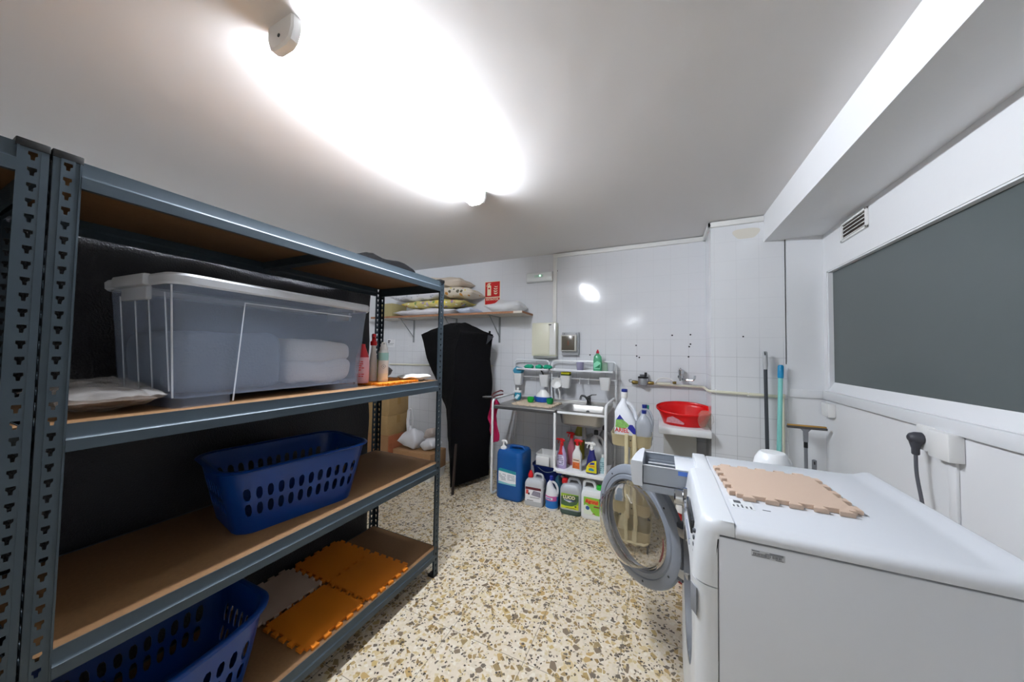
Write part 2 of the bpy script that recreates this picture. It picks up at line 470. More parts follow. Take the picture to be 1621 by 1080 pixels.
# ------------------------------------------------------------------ ceiling lamp
lamp = thing('ceiling_lamp', 'long white fluorescent batten lamp lit on the ceiling', 'lamp', (-1.140, 1.232, CZ))
L2 = .632
def lamp_ring(y, w=.13, h=.085, k=1.0):
    pts = [(-w / 2, 0), (-w / 2 * 1.0, -h * .5), (-w * .40, -h * .86), (-w * .22, -h), (w * .22, -h), (w * .40, -h * .86), (w / 2, -h * .5), (w / 2, 0)]
    return [(p[0] * k, y, p[1] * k) for p in pts]
LAMP = clear_mat('lit_diffuser', '#ffffff', .22, .35, .7)
_pb = LAMP.node_tree.nodes['Principled BSDF']; _pb.inputs['Emission Color'].default_value = (*hexc('#f0f6ff'), 1); _pb.inputs['Emission Strength'].default_value = 14.0
TUBE = emit_mat('lit_tube', '#f0f6ff', 125.0)
MB().loft([lamp_ring(-L2 + .03), lamp_ring(L2 - .025)]).build('diffuser', LAMP, lamp)
for sgn in (-1, 1):
    mb = MB(); e = L2 * sgn; a = (L2 - .031) * sgn if sgn < 0 else L2 - .0255
    mb.loft([lamp_ring(a + sgn * .001, k=1.03), lamp_ring(e - sgn * .006, k=1.03), lamp_ring(e, k=.95)])
    cap = mb.build('end_cap', white_pl, lamp)
    MB().lathe([(.006, 0), (.006, .002)], seg=12, M=Matrix.Translation((0, e, -.05)) @ Matrix.Rotation(-sgn * PI / 2, 4, 'X')).build('cap_screw', dark_pl, cap)
MB().tube([(.022, -L2 + .05, -.046), (.022, L2 - .05, -.046)], .014, 12).build('fluorescent_tube', TUBE, lamp)
MB().box(-.02, .02, -L2 + .04, L2 - .04, -.006, -.0005).build('base_plate', white_pl, lamp)

dup(lamp, (-.85, -3.9, CZ), 0, 'added white batten lamp, unseen behind the viewpoint, to brighten the washing machine side')  # added fill lamp, unseen, brightens the near side of the washing machine
# ------------------------------------------------------------------ shelving units
THOLE = [(.20, .78), (.80, .78), (.82, .58), (.66, .50), (.63, .26), (.37, .26), (.34, .50), (.18, .58)]
LEV = (.168, .680, 1.187, 1.803)
PH = 1.812
def post_mb(sx, sy):
    """angle post; its corner at the origin, flanges run along -sx*x and -sy*y"""
    mb = MB(); w = .040; n = 52
    def hole(i, j): return THOLE
    z0 = .012; hz = PH - .015
    # front flange with a margin each side
    def S1(u, v): return Vector((0, -sy * (.010 + u * .020), z0 + v * (hz - z0)))
    mb.perf(S1, 1, n, hole, .0016)
    mb.box(-.0016, 0, min(-sy * .030, -sy * w), max(-sy * .030, -sy * w), z0, hz)
    mb.box(-.0008, .0014, min(-sy * .0365, -sy * w), max(-sy * .0365, -sy * w), z0, hz)
    ya, yb = sorted((0.0, -sy * .010))
    mb.box(-.0016, .0004, ya, yb, z0, hz)
    def S2(u, v): return Vector((-sx * (.010 + u * .020), 0, z0 + v * (hz - z0)))
    mb.perf(S2, 1, n, hole, .0016)
    xa, xb = sorted((0.0, -sx * .010)); mb.box(xa, xb, -.0008, .0008, z0, hz)
    xa, xb = sorted((-sx * .030, -sx * w)); mb.box(xa, xb, -.0008, .0008, z0, hz)
    return mb
BEAM = [(0, 0), (0, -.030), (.0015, -.034), (.0055, -.037), (.0055, -.064), (-.008, -.064), (-.008, -.060), (.002, -.060), (.002, -.041), (-.0035, -.034), (-.0035, 0)]
def shelving(name, label, loc, length, depth):
    t = thing(name, label, 'shelf', loc, 0, None)
    # local: front face plane x=0, goes back to -depth ; y 0..length
    for x, y, sx, sy in ((0, 0, 1, -1), (0, length, 1, 1), (-depth, 0, -1, -1), (-depth, length, -1, 1)):
        p = post_mb(sx, sy).build('post', steel, t, loc=(x, y, 0))
        xa, xb = sorted((.002 * sx, -sx * .042)); ya, yb = sorted((.002 * sy, -sy * .042))
        MB().box(xa, xb, ya, yb, PH - .016, PH + .002, .002).build('post_cap', black_pl, p)
        MB().box(xa, xb, ya, yb, 0, .014, .002).build('post_foot', black_pl, p)
    for z in LEV:
        for x, sx in ((-.0018, 1), (-depth + .0018, -1)):
            ring = lambda y: [(x + sx * p[0], y, z + p[1]) for p in BEAM]
            MB().loft([ring(.0395), ring(length - .0395)]).build('beam', steel, t)
            # connector plates behind the posts with their rivets
        for y in (.0025, length - .0025):
            sy = 1 if y > .1 else -1
            ring = lambda xx: [(xx, y + sy * p[0] * .6 - sy * .002, z + p[1]) for p in BEAM]
            MB().loft([ring(-depth + .01), ring(-.01)]).build('end_beam', steel, t)
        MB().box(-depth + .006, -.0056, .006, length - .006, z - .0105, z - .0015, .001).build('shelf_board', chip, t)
        MB().box(-depth + .01, -.012, length / 2 - .02, length / 2 + .02, z - .045, z - .0108).build('tie_bar', steel, t)
    return t
SX = -1.245
A0, A1 = .209, 1.652; DEP = .545
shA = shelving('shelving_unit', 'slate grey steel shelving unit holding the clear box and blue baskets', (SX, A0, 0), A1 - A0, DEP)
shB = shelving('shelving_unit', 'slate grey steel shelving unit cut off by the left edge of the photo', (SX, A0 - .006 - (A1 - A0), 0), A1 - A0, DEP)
# black woven sheet hung behind the shelves
tarp_m = mat('black_woven_sheet', '#1a1b20', .4, bump=.5, bscale=160)
def tarp(name, y0, y1, lab, seed):
    nu, nv = 60, 34; mb = MB()
    rows = []
    for j in range(nv + 1):
        z = .03 + (2.02 - .03 - .0) * j / nv; row = []
        for i in range(nu + 1):
            u = i / nu; y = y0 + (y1 - y0) * u
            w = noise.noise(Vector((y * 2.1 + seed, z * 1.6, 0))) * .035 + abs(noise.noise(Vector((y * 3 + z * 2.2 + seed, z * .7 - y * 1.5, 4)))) * .035
            zz = z
            if j == nv: zz = 1.80 + .02 * noise.noise(Vector((y * 6, seed, 1)))
            elif z > 1.79: zz = 1.79
            row.append(Vector((-1.835 - .01 - w, y, zz)))
        rows.append(row)
    mb.loft(rows, False, False, closed=False)
    bmesh.ops.solidify(mb.bm, geom=mb.bm.faces[:], thickness=.002)
    return tag(mb.build(name, tarp_m, ang=60), lab, 'sheet')
tarp('woven_sheet', .16, 1.635, 'black woven plastic sheet hung behind the unit with the clear box', 1.0)
tarp('woven_sheet', -1.35, .15, 'black woven plastic sheet behind the shelving unit at the left edge', 5.0)
# bundle of the same stuff on top of the unit
mb = MB(); mb.pillow(.42, .26, .13, 20, .04, 3)
mb.jitter(.02, 9, 2)
b = mb.build('folded_sheet_bundle', mat('black_bundle_film', '#050506', 1.0, spec=.1)); b.location = (-1.64, 1.48, LEV[3] + .022); b.rotation_euler = (0, 0, R(78))
tag(b, 'crumpled black sheet bundle on top of the shelving unit', 'bundle')
# ------------------------------------------------------------------ foam puzzle mats
def puzzle(L, n=5, tab=.017, th=.012, edges=(1, 1, 1, 1)):
    """square tile centred on the origin with dovetail tabs on its four edges"""
    h = L / 2; poly = []
    corners = [(-h, -h), (h, -h), (h, h), (-h, h)]
    for e in range(4):
        a = Vector(corners[e]); b = Vector(corners[(e + 1) % 4]); d = (b - a).normalized(); nn = Vector((d.y, -d.x))
        poly.append(a)
        if not edges[e]: continue
        p = L / n
        for k in range(n):
            c = a + d * (p * (k + .5))
            w0, w1 = p * .20, p * .30
            poly += [c - d * w0, c - d * w1 + nn * tab, c + d * w1 + nn * tab, c + d * w0]
    return MB().prism([(q.x, q.y) for q in poly], 0, th, r=.0012)
orange = mat('orange_foam', '#d67a10', .7, bump=.15, bscale=300)
beige = mat('beige_foam', '#c8b09d', .7, bump=.15, bscale=300)
def fmat(mt, loc, rz, label, L=.268, n=5, group=None):
    o = puzzle(L, n).build('foam_mat', mt); o.location = loc; o.rotation_euler = (0, 0, rz)
    return tag(o, label, 'foam mat', group)
Z1, Z2, Z3, Z4 = [z - .0008 for z in LEV]
g = 'foam mats on the bottom shelf'
fmat(orange, (-1.412, .993, Z1), R(1), 'orange foam mat on the bottom shelf front, next to the blue basket', group=g)
fmat(orange, (-1.409, 1.284, Z1), R(1), 'orange foam mat on the bottom shelf front, by the far post', group=g)
fmat(orange, (-1.688, 1.279, Z1 + .0005), R(1), 'orange foam mat at the back of the bottom shelf beside the beige one', L=.262, group=g)
fmat(beige, (-1.693, .988, Z1), R(1), 'beige foam mat at the back of the bottom shelf', L=.262, group=g)
fmat(orange, (-1.438, 1.345, Z3), R(8), 'orange foam mat under the spray bottles on the upper shelf', L=.285)
fmat(beige, (.330, 1.298, .9506), R(2.5), 'beige foam mat lying on top of the washing machine', L=.268)

# ------------------------------------------------------------------ laundry baskets
bluep = mat('blue_plastic', '#06367c', .32)
def basket(label, loc, rz, L, W, H, dip, group):
    t = thing('laundry_basket', label, 'laundry basket', loc, rz, group)
    N = 44
    def prof(v):            # v 0..1 bottom to rim
        k = .80 + .20 * v
        return L * k, W * k
    def S(u, v):
        a, b = prof(v); ring = rrect(a, b, .085 * (.7 + .3 * v), 10)
        m_ = len(ring); f = u * m_; i = int(f) % m_; j = (i + 1) % m_; q = f - int(f)
        p = Vector(ring[i]) * (1 - q) + Vector(ring[j]) * q
        z = v * H
        x = p.x / (a / 2)
        if v > .5: z += (dip * max(0, (abs(x) - .45)) / .55 - dip * .4 * max(0, 1 - abs(x) * 2.2)) * (v - .5) * 2
        return Vector((p.x, p.y, z))
    slot = [(.36, .88), (.64, .88), (.78, .68), (.78, .32), (.64, .12), (.36, .12), (.22, .32), (.22, .68)]
    ring = rrect(L * .9, W * .9, .07, 10); per = len(ring)
    def hole(i, j):
        if j not in (2, 3): return None
        p = S((i + .5) / NU, .5)
        if abs(p.x) < L * .36: return slot
        if abs(p.y) < W * .26 and j == 3: return slot
        return None
    # even parametrisation round the perimeter
    pts = [Vector((q[0], q[1], 0)) for q in ring]; cum = [0]
    for i in range(per): cum.append(cum[-1] + (pts[(i + 1) % per] - pts[i]).length)
    def ev(u):
        d = (u % 1.0) * cum[-1]
        for i in range(per):
            if cum[i + 1] >= d - 1e-9: return (i + (d - cum[i]) / max(1e-9, cum[i + 1] - cum[i])) / per
        return 0
    NU = 44; NV = 4
    tab = [ev(i / (NU * 8)) for i in range(NU * 8 + 1)]
    def SE(u, v):
        f = (u % 1.0) * NU * 8; i = int(f); q = f - i
        a = tab[i]; b = tab[min(i + 1, NU * 8)]
        if b < a: b = 1.0
        return S(a * (1 - q) + b * q, v)
    S_old = S
    def hole(i, j):
        if j not in (1, 2): return None
        p = SE((i + .5) / NU, .5)
        if abs(p.x) < L * .37: return slot
        if abs(p.y) < W * .28: return slot
        return None
    mb = MB(); mb.perf(SE, NU, NV, hole, .003, wrap=True)
    bot = [(p[0], p[1], .002) for p in rrect(L * .80, W * .80, .06, 10)]
    mb.loft([bot, [(p[0], p[1], .007) for p in bot]])
    mb.build('basket_body', bluep, t, ang=50)
    mb = MB(); rim = [SE(i / 120, 1.0) for i in range(121)]
    mb.tube([Vector((p.x * 1.012, p.y * 1.012, p.z)) for p in rim], (.012, .005), 8, flat=(1, 0, 0))
    mb.build('rim', bluep, t, ang=60)
    return t
gb = 'blue laundry baskets on the shelves'
basket('blue slotted laundry basket on the middle shelf of the steel shelving', (-1.505, .905, Z2), R(80), .545, .385, .245, .0, gb)
basket('blue slotted laundry basket on the bottom shelf, cut off by the photo edge', (-1.475, .475, Z1), R(90), .53, .375, .245, .035, gb)

# ------------------------------------------------------------------ big clear storage box
cbox = clear_mat('milky_clear_plastic', '#aab8d0', .25, .2, .2)
crim = clear_mat('milky_rim_plastic', '#e8ebf0', .85, .22, .35)
bx = thing('storage_box', 'large clear plastic storage box with a white rimmed lid on the upper shelf', 'storage box', (-1.505, .775, Z3), R(3))
Lb, Wb, Hb = .735, .44, .395
def rr3(l, w, r, z): return [(p[0], p[1], z) for p in rrect(w, l, r, 6)]
mb = MB()
mb.shell([rr3(Lb * .915, Wb * .86, .03, .028), rr3(Lb * .935, Wb * .885, .03, .13), rr3(Lb * .965, Wb * .94, .035, .30), rr3(Lb * .98, Wb * .97, .035, .372)], .002)
mb.build('box_body', cbox, bx)
for sy in (-1, 1):
    mb = MB()
    mb.loft([[(p[0], p[1] + sy * (Lb * .915 / 2 - .073), z) for p in rrect(Wb * .855, .145, .02, 4)] for z in (0, .03)])
    mb.build('foot', cbox, bx)
fold = clear_mat('fold_line_plastic', '#f0f3f8', .75, .3, .3)
mb = MB()
xf = Wb * .43
mb.tube([(xf + .001, -Lb * .26, .006), (xf + .024, -Lb * .245, .335), (xf + .027, Lb * .34, .335)], .0022, 6)
mb.build('fold_edge', fold, bx)
mb = MB()
for yy in (-.13, -.05, .02, .1):
    mb.tube([(-yy * 1.2, -Lb * .4575 - .001 , .05), (-yy * 1.2, -Lb * .485 - .001, .345)], .002, 6)
mb.tube([(Wb*.43-.02, -Lb * .455 , .03), (Wb*.485-.02, -Lb * .488, .365)], .0025, 6)
mb.build('end_ribs', fold, bx)
lid = MB().loft([rr3(Lb, Wb, .045, .366), rr3(Lb + .012, Wb + .012, .05, .372), rr3(Lb + .014, Wb + .014, .05, .392), rr3(Lb + .002, Wb + .002, .045, .400)], cap0=False, cap1=False).build('lid_rim', crim, bx)
MB().loft([rr3(Lb + .002, Wb + .002, .045, .400), rr3(Lb - .03, Wb - .03, .04, .400), rr3(Lb - .045, Wb - .045, .04, .390)], cap0=False, cap1=True).build('lid', cbox, bx)
for sy in (-1, 1):
    mb = MB().box(-.10, .10, sy * (Lb / 2 + .006) - .013, sy * (Lb / 2 + .006) + .013, .365, .402, .008)
    mb.box(-.08, .08, sy * (Lb / 2 - .005) - .008, sy * (Lb / 2 - .005) + .008, .325, .37, .006)
    mb.build('lid_clip', crim, bx)
# what shows through the box
towel = mat('white_towel', '#efece8', .9, bump=.4, bscale=120)
mb = MB(); mb.box(-.15, .15, -.155, .155, 0, .10, .035, 4); mb.box(-.145, .15, -.15, .15, .085, .185, .04, 4); bmesh.ops.subdivide_edges(mb.bm, edges=[e for e in mb.bm.edges if e.calc_length() > .06], cuts=5, use_grid_fill=True); mb.jitter(.014, 9, 3)
o = mb.build('folded_towel', towel); o.location = (-1.515, .945, Z3 + .036); o.rotation_euler = (0, 0, R(92))
tag(o, 'white folded towel inside the right half of the clear box', 'towel')
greyc = mat('grey_blanket', '#6f7884', .9, bump=.4, bscale=120)
mb = MB(); mb.box(-.165, .165, -.16, .16, 0, .20, .04, 4); bmesh.ops.subdivide_edges(mb.bm, edges=[e for e in mb.bm.edges if e.calc_length() > .06], cuts=5, use_grid_fill=True); mb.jitter(.012, 8, 6)
o = mb.build('folded_blanket', greyc); o.location = (-1.50, .605, Z3 + .036); o.rotation_euler = (0, 0, R(90))
tag(o, 'grey folded blanket inside the left half of the clear box', 'blanket')
# plastic wrapped pack left of the box
pk = thing('wrapped_pack', 'pack wrapped in crinkled clear plastic, left of the storage box on the upper shelf', 'pack', (-1.475, .338, Z3 + .006))
wrapm = clear_mat('crinkled_wrap', '#ece8e5', .26, .08, .08)
mb = MB(); mb.pillow(.36, .19, .08, 44, .022, 4); mb.jitter(.007, 42, 1)
mb.build('wrap', wrapm, pk, ang=22)
mb = MB(); mb.pillow(.33, .16, .05, 18, .01, 9); mb.build('folded_cloth', mat('brownish_cloth', '#756c64', .85, bump=.6, bscale=40), pk, loc=(0, 0, .005))

# ------------------------------------------------------------------ bottles
def trig(mb_parent, z, mt, s=1.0, yaw=0.0, name='trigger_head'):
    """spray trigger: collar, neck, head with nozzle pointing to -x, lever"""
    M = Matrix.Rotation(yaw, 4, 'Z') @ Matrix.Diagonal((s, s, s, 1))
    M = Matrix.Translation((0, 0, z)) @ M
    mb = MB()
    mb.lathe([(.014, -.004), (.015, .0), (.015, .014), (.011, .018)], seg=16, M=M)
    mb.box(-.012, .014, -.009, .009, .016, .034, .004, M=M)
    mb.loft([[(x, y, zz) for y, zz in rrect(.020, .022, .006, 3, 0, 0)] for x in ()] or [[(-.045, y, .042 + q) for y, q in rrect(.012, .012, .003, 3)], [(-.02, y, .043 + q) for y, q in rrect(.016, .018, .004, 3)], [(.012, y, .041 + q) for y, q in rrect(.019, .026, .006, 3)], [(.028, y, .036 + q) for y, q in rrect(.014, .014, .004, 3)]], M=M)
    mb.tube([(-.022, 0, .034), (-.034, 0, .022), (-.034, 0, .004)], (.005, .0035), 8, M=M, flat=(0, 1, 0))
    mb.box(-.051, -.044, -.007, .007, .035, .049, .002, M=M)
    return mb.build(name, mt, mb_parent)
def spray(label, loc, rz, w, d, h, body_m, head_m, shape='round', group=None, head_s=1.0):
    t = thing('spray_bottle', label, 'spray bottle', loc, rz, group)
    if shape == 'round':
        pr_ = [(.92, 0), (1, .012), (1, .52), (.95, .62), (.72, .74), (.5, .86), (.42, .92), (.34, .96), (.32, 1)]
    elif shape == 'flat':
        pr_ = [(.95, 0), (1, .01), (1, .60), (.92, .68), (.62, .80), (.46, .86), (.44, 1)]
    else:                                     # slanting shoulders
        pr_ = [(.95, 0), (1, .012), (1, .1), (.93, .35), (.80, .55), (.66, .68), (.52, .8), (.44, .92), (.40, 1)]
    rings = []
    for k, zf in pr_:
        dd = max(d * (.25 + .75 * k), .026)
        rings.append([(p[0], p[1], zf * h) for p in rrect(w * k, dd * (1 if k > .6 else .9), min(w * k, dd) * .42, 5)])
    MB().loft(rings).build('bottle', body_m, t)
    trig(t, h, head_m, head_s)
    return t
def flat_label(t, x0, x1, z0, z1, y, mt, name='label', r=0.0, th=.0006):
    w = x1 - x0; h = z1 - z0
    pl = rrect(w, h, max(r, .001), 4)
    return MB().prism([(p[0] + (x0 + x1) / 2, p[1] + (z0 + z1) / 2) for p in pl], -y, -y + th, M=FACE).build(name, mt, t)
def bars(t, rows, y, mt, name='small_print'):
    mb = MB()
    for x0, x1, z0, z1 in rows: mb.box(x0, x1, y - .0006, y + .0006, z0, z1)
    return mb.build(name, mt, t)
def poly_label(t, pts, y, mt, name='label', th=.0006):
    return MB().prism(pts, -y, -y + th, M=FACE).build(name, mt, t)
rd = random.Random(3)
def print_rows(x0, x1, z0, z1, n, fill=.8):
    rows = []; p = (z1 - z0) / n
    for k in range(n):
        z = z1 - p * (k + .5); x = x0
        while x < x1 - .004:
            w = rd.uniform(.006, .016)
            if rd.random() < fill: rows.append((x, min(x + w, x1), z - p * .22, z + p * .22))
            x += w + .003
    return rows

pinkb = mat('pink_red_plastic', '#c9767c', .35); pinkt = mat('pale_pink_plastic', '#d8a9b4', .4)
p = at(575, 606, z=Z3 + .012); p = Vector((-1.41, 1.195, Z3 + .012))
t = thing('cleaner_bottle', 'pink and red cleaner bottle half hidden behind the clear box', 'bottle', p, R(30))
MB().lathe([(.031, 0), (.034, .01), (.035, .09), (.031, .13), (.018, .17), (.012, .19)], seg=20).build('bottle', pinkt, t)
MB().lathe([(.0315, .132), (.019, .1705), (.0125, .1905), (.0125, .20), (.0, .2005)], seg=20, cap0=False).build('red_top', mat('red_translucent', '#b3202a', .35), t)
bars(t, print_rows(-.02, .022, .02, .115, 9), -.0352, ink_red)
p = at(591, 604, x=-1.45)
t = spray('white spray bottle with a red trigger on the upper shelf, behind the tall white aerosol', (-1.45, p.y - .005, Z3 + .012), R(140), .072, .045, .20, mat('white_hdpe', '#d8d8d6', .38), red_pl, 'slant', head_s=1.15)
for s in (-1, 1):
    pl = [( -.026, .02), (.026, .02), (.022, .08), (.012, .118), (-.012, .118), (-.022, .08)]
    MB().prism(pl, s * .0225 - .0012, s * .0225 + .0012, M=FACE).build('label', mat('olive_green_label', '#a8a838', .5), t)
for s in (-1, 1):
    MB().box(-.012, .012, s * .0240 - .0006, s * .0240 + .0006, .088, .103).build('red_mark', ink_red, t)
    MB().lathe([(.011, -.0006), (.011, .0006)], seg=16, M=Matrix.Translation((0, s * .0242, .06)) @ Matrix.Rotation(PI / 2, 4, 'X')).build('blue_mark', ink_blue, t)
# aerosol
p = at(606, 605, x=-1.375)
t = thing('aerosol_can', 'tall white aerosol can with turquoise label on the orange mat', 'spray can', (-1.375, p.y, Z3 + .012), R(50))
MB().lathe([(.0245, 0), (.026, .003), (.026, .158), (.022, .168), (.018, .172)], seg=28).build('can', mat('white_can_paint', '#dfe3e2', .3), t)
MB().lathe([(.0262, .115), (.0262, .156)], seg=28, cap0=False, cap1=False).build('turquoise_band', mat('turquoise_label', '#9fd4d3', .35), t)
MB().lathe([(.0262, .012), (.0262, .045)], seg=28, cap0=False, cap1=False).build('pale_band', mat('pale_yellow_label', '#d9dccb', .35), t)
MB().lathe([(.0205, .169), (.0205, .185), (.017, .19), (.013, .205), (.012, .212), (.004, .214)], seg=20).build('cap', white_pl, t)
MB().box(-.004, .004, -.0135, -.011, .196, .208).build('nozzle', grey_pl, t)
M45 = Matrix.Translation((0, -.0264, .083)) @ FACE @ Matrix.Rotation(PI / 4, 4, 'Z')
mb = MB()
for (x0, x1, y0, y1) in ((-.009, .009, .008, .009), (-.009, .009, -.009, -.008), (-.009, -.008, -.009, .009), (.008, .009, -.009, .009)): mb.box(x0, x1, y0, y1, -.0004, .0008, M=M45)
mb.lathe([(.0025, -.0004), (.0025, .0008)], c=(0, 0, 0), seg=8, M=M45)
mb.build('hazard_mark', ink, t)
# things at the far end of that shelf
gplas = clear_mat('grey_film', '#9c979b', .75, .3, .3)
mb = MB(); mb.pillow(.16, .13, .085, 18, .03, 12); mb.jitter(.012, 18, 5)
o = mb.build('plastic_bag', gplas); o.location = (-1.60, 1.47, Z3 + .012); o.rotation_euler = (0, 0, R(60))
tag(o, 'crumpled grey plastic bag on the upper shelf behind the aerosol can', 'bag')
mb = MB(); mb.pillow(.19, .09, .03, 18, .016, 15); mb.jitter(.007, 22, 2)
o = mb.build('cleaning_cloth', mat('white_cloth', '#e4e6e6', .9)); o.location = (-1.345, 1.515, Z3 + .012); o.rotation_euler = (0, 0, R(72))
tag(o, 'crumpled white cloth at the far end of the upper shelf', 'cloth')
# ------------------------------------------------------------------ back wall: shelf, cushions, signs, boxes
ws = thing('wall_shelf', 'long white board shelf on metal brackets across the back wall', 'shelf', (-2.3, YB, 1.785))
woodw = mat('white_board_worn', '#d0c8bd', .6, var=.15, vscale=6)
MB().box(-1.15, 1.0, -.315, -.002, -.012, .012, .002).build('shelf_board', woodw, ws)
MB().box(-1.15, .90, -.3165, -.315, -.011, .011).box(1.0, 1.0015, -.315, -.01, -.011, .011).build('worn_edge', mat('bare_wood_edge', '#9a6d4f', .7, var=.3, vscale=20), ws)
bm_ = mat('grey_bracket_steel', '#8e9294', .45, .3)
for bxx in (-.70, -.02, .585):
    mb = MB(); mb.box(bxx - .012, bxx + .012, -.006, -.001, -.31, -.012)
    mb.box(bxx - .012, bxx + .012, -.28, -.001, -.018, -.012)
    mb.tube([(bxx, -.25, -.018), (bxx, -.006, -.24)], .006, 6)
    mb.build('bracket', bm_, ws)
ZW = 1.797
w_fab = mat('white_pillow_cotton', '#d9d6dc', .85, bump=.25, bscale=25)
fl1 = floral_mat('yellow_floral_fabric', '#cfc27a', ['#e4cf4d', '#d8b93a', '#b7a6cf', '#6b8a4c', '#b0445a', '#e8e3d4', '#e2d56b', '#9b86b8'], 22, .2)
fl2 = floral_mat('cream_floral_fabric', '#d3cabb', ['#c9bd55', '#5d5a48', '#d9c8b0', '#c58a3d', '#b8b07a'], 18, .5)
fl3 = floral_mat('grey_leaf_fabric', '#d5d5dc', ['#b6bcc6', '#c9cbd6', '#a3a8b5'], 34, .55)
def cush(name, label, mt, x0, x1, y, z, T, W=.29, rz=0, tilt=0, seed=0, wr=.02, cat='pillow'):
    mb = MB(); mb.pillow(x1 - x0, W, T, 22, wr, seed); mb.jitter(.01, 8, seed)
    o = mb.build(name, mt); o.location = ((x0 + x1) / 2, y, z); o.rotation_euler = (0, R(tilt), R(rz))
    return tag(o, label, cat, 'pillows stacked on the wall shelf')
cush('pillow', 'white pillow at the bottom left of the stack on the wall shelf', w_fab, -3.08, -2.14, 3.19, ZW, .085, seed=1)
cush('pillow', 'pale blue pillow at the bottom right of the stack on the wall shelf', mat('pale_blue_cotton', '#c3ccdf', .85), -2.13, -1.93, 3.19, ZW, .08, seed=2)
cush('pillow', 'yellow and purple floral pillow in the middle of the wall shelf stack', fl1, -2.97, -2.02, 3.19, ZW + .088, .10, seed=3)
cush('pillow', 'white grey-leaf pillow left above the yellow floral one', fl3, -3.15, -2.32, 3.19, ZW + .188, .11, seed=4)
cush('pillow', 'cream floral pillow hanging over the right side of the stack', fl2, -2.42, -1.90, 3.18, ZW + .192, .13, tilt=7, seed=5)
cush('pillow', 'beige cotton sack pillow with red printing on top of the stack', mat('beige_sackcloth', '#cdbfae', .9, bump=.3, bscale=40), -2.70, -2.05, 3.19, ZW + .315, .14, tilt=3, seed=6)
bx_o = MB().box(-.12, .12, -.13, .13, 0, .17, .004).build('carton_box', mat('olive_card', '#a79b6e', .8)); bx_o.location = (-3.24, 3.20, ZW)
tag(bx_o, 'olive carton at the far left of the wall shelf behind the shelving post', 'box')
bagw = clear_mat('white_bag_film', '#f2f4f6', .88, .3, .3)
mb = MB(); mb.pillow(.44, .25, .13, 22, .04, 21); mb.jitter(.02, 10, 3)
o = mb.build('plastic_bag', bagw, ang=50); o.location = (-1.56, 3.19, ZW); tag(o, 'white plastic bag at the right end of the wall shelf', 'bag')

# fire extinguisher sign
sg = thing('fire_sign', 'red fire extinguisher sign on the back wall above the shelf', 'sign', (-1.819, YB, 2.065))
signr = mat('sign_red', '#c8201f', .4); signw = mat('sign_cream', '#efe3c4', .5)
MB().box(-.103, .103, -.004, -.0005, -.14, .138).build('plate', signw, sg)
MB().box(-.097, .097, -.0052, -.0038, -.047, .132).box(-.097, .097, -.0052, -.0038, -.134, -.058).build('red_field', signr, sg)
mb = MB()
def fp(pts): mb.prism(pts, .0050, .0062, M=FACE)
fp([(-.068, -.03), (-.018, -.03), (-.018, .082), (-.026, .094), (-.060, .094), (-.068, .082)])
fp([(-.050, .094), (-.036, .094), (-.034, .106), (-.052, .106)])
fp([(-.056, .104), (-.020, .112), (-.018, .118), (-.046, .122), (-.066, .112), (-.082, .082), (-.076, .080), (-.062, .103)])
mb.build('extinguisher_symbol', signw, sg)
mb = MB()
mb.box(-.055, -.031, -.0072, -.0060, .046, .064); mb.build('gauge_mark', signr, sg)
mb = MB()
for k, (dx, dz) in enumerate(((0, 0), (-.004, .026), (-.002, .052), (.006, .076))):
    s = 1 - .14 * k
    fp([(.018 + dx, .004 + dz), (.028 + dx, -.014 * s + dz), (.050 + dx, -.020 * s + dz), (.066 + dx * .3, -.010 * s + dz), (.068 + dx * .3, .010 * s + dz), (.060 + dx * .3, -.002 + dz), (.046 + dx, -.004 + dz), (.032 + dx, .002 + dz)])
mb.build('flame_symbol', signw, sg)
text('sign_text', 'EXTINTOR', .034, signw, sg, (0, -.0056, -.078), bold=.0006)

# emergency light
el = thing('emergency_light', 'white emergency light box with a green spot beside the trunking', 'emergency light', (-1.225, YB, 2.2))
MB().box(-.152, .152, -.035, -.001, -.055, .055, .008).build('housing', mat('pale_grey_housing', '#cfd2d2', .35), el)
MB().box(-.14, .14, -.038, -.0345, -.043, .043, .006).build('diffuser', mat('frosted_cover', '#e3e7e6', .25), el)
MB().lathe([(.008, 0), (.006, .003), (0.001, .004)], seg=14, M=Matrix.Translation((.015, -.0375, .012)) @ Matrix.Rotation(PI / 2, 4, 'X')).build('indicator', emit_mat('green_led', '#8dffc0', 3.0), el)
MB().box(-.05, .05, -.0386, -.0378, -.004, .022).build('green_window', mat('green_tint', '#c3ddcf', .3), el)
# fuse box
fb = thing('fuse_box', 'cream metal fuse box under the vertical trunking', 'fuse box', (-1.145, YB, 1.51))
MB().box(-.137, .137, -.075, -.001, -.178, .178, .006).build('cabinet', cream_pl, fb)
MB().box(-.134, .06, -.081, -.0745, -.165, .165, .003).build('door', cream_pl, fb)
MB().box(.065, .134, -.080, -.0745, -.165, .17, .003).build('cover_strip', mat('glossy_white_cover', '#e4e4e0', .15), fb)
MB().box(.055, .085, -.084, -.078, .15, .16, .002).build('latch', dark_pl, fb)
MB().box(-.12, .137, -.070, -.005, -.20, -.178, .003).build('underside_plate', mat('shaded_grey_plate', '#9a9c98', .5), fb)
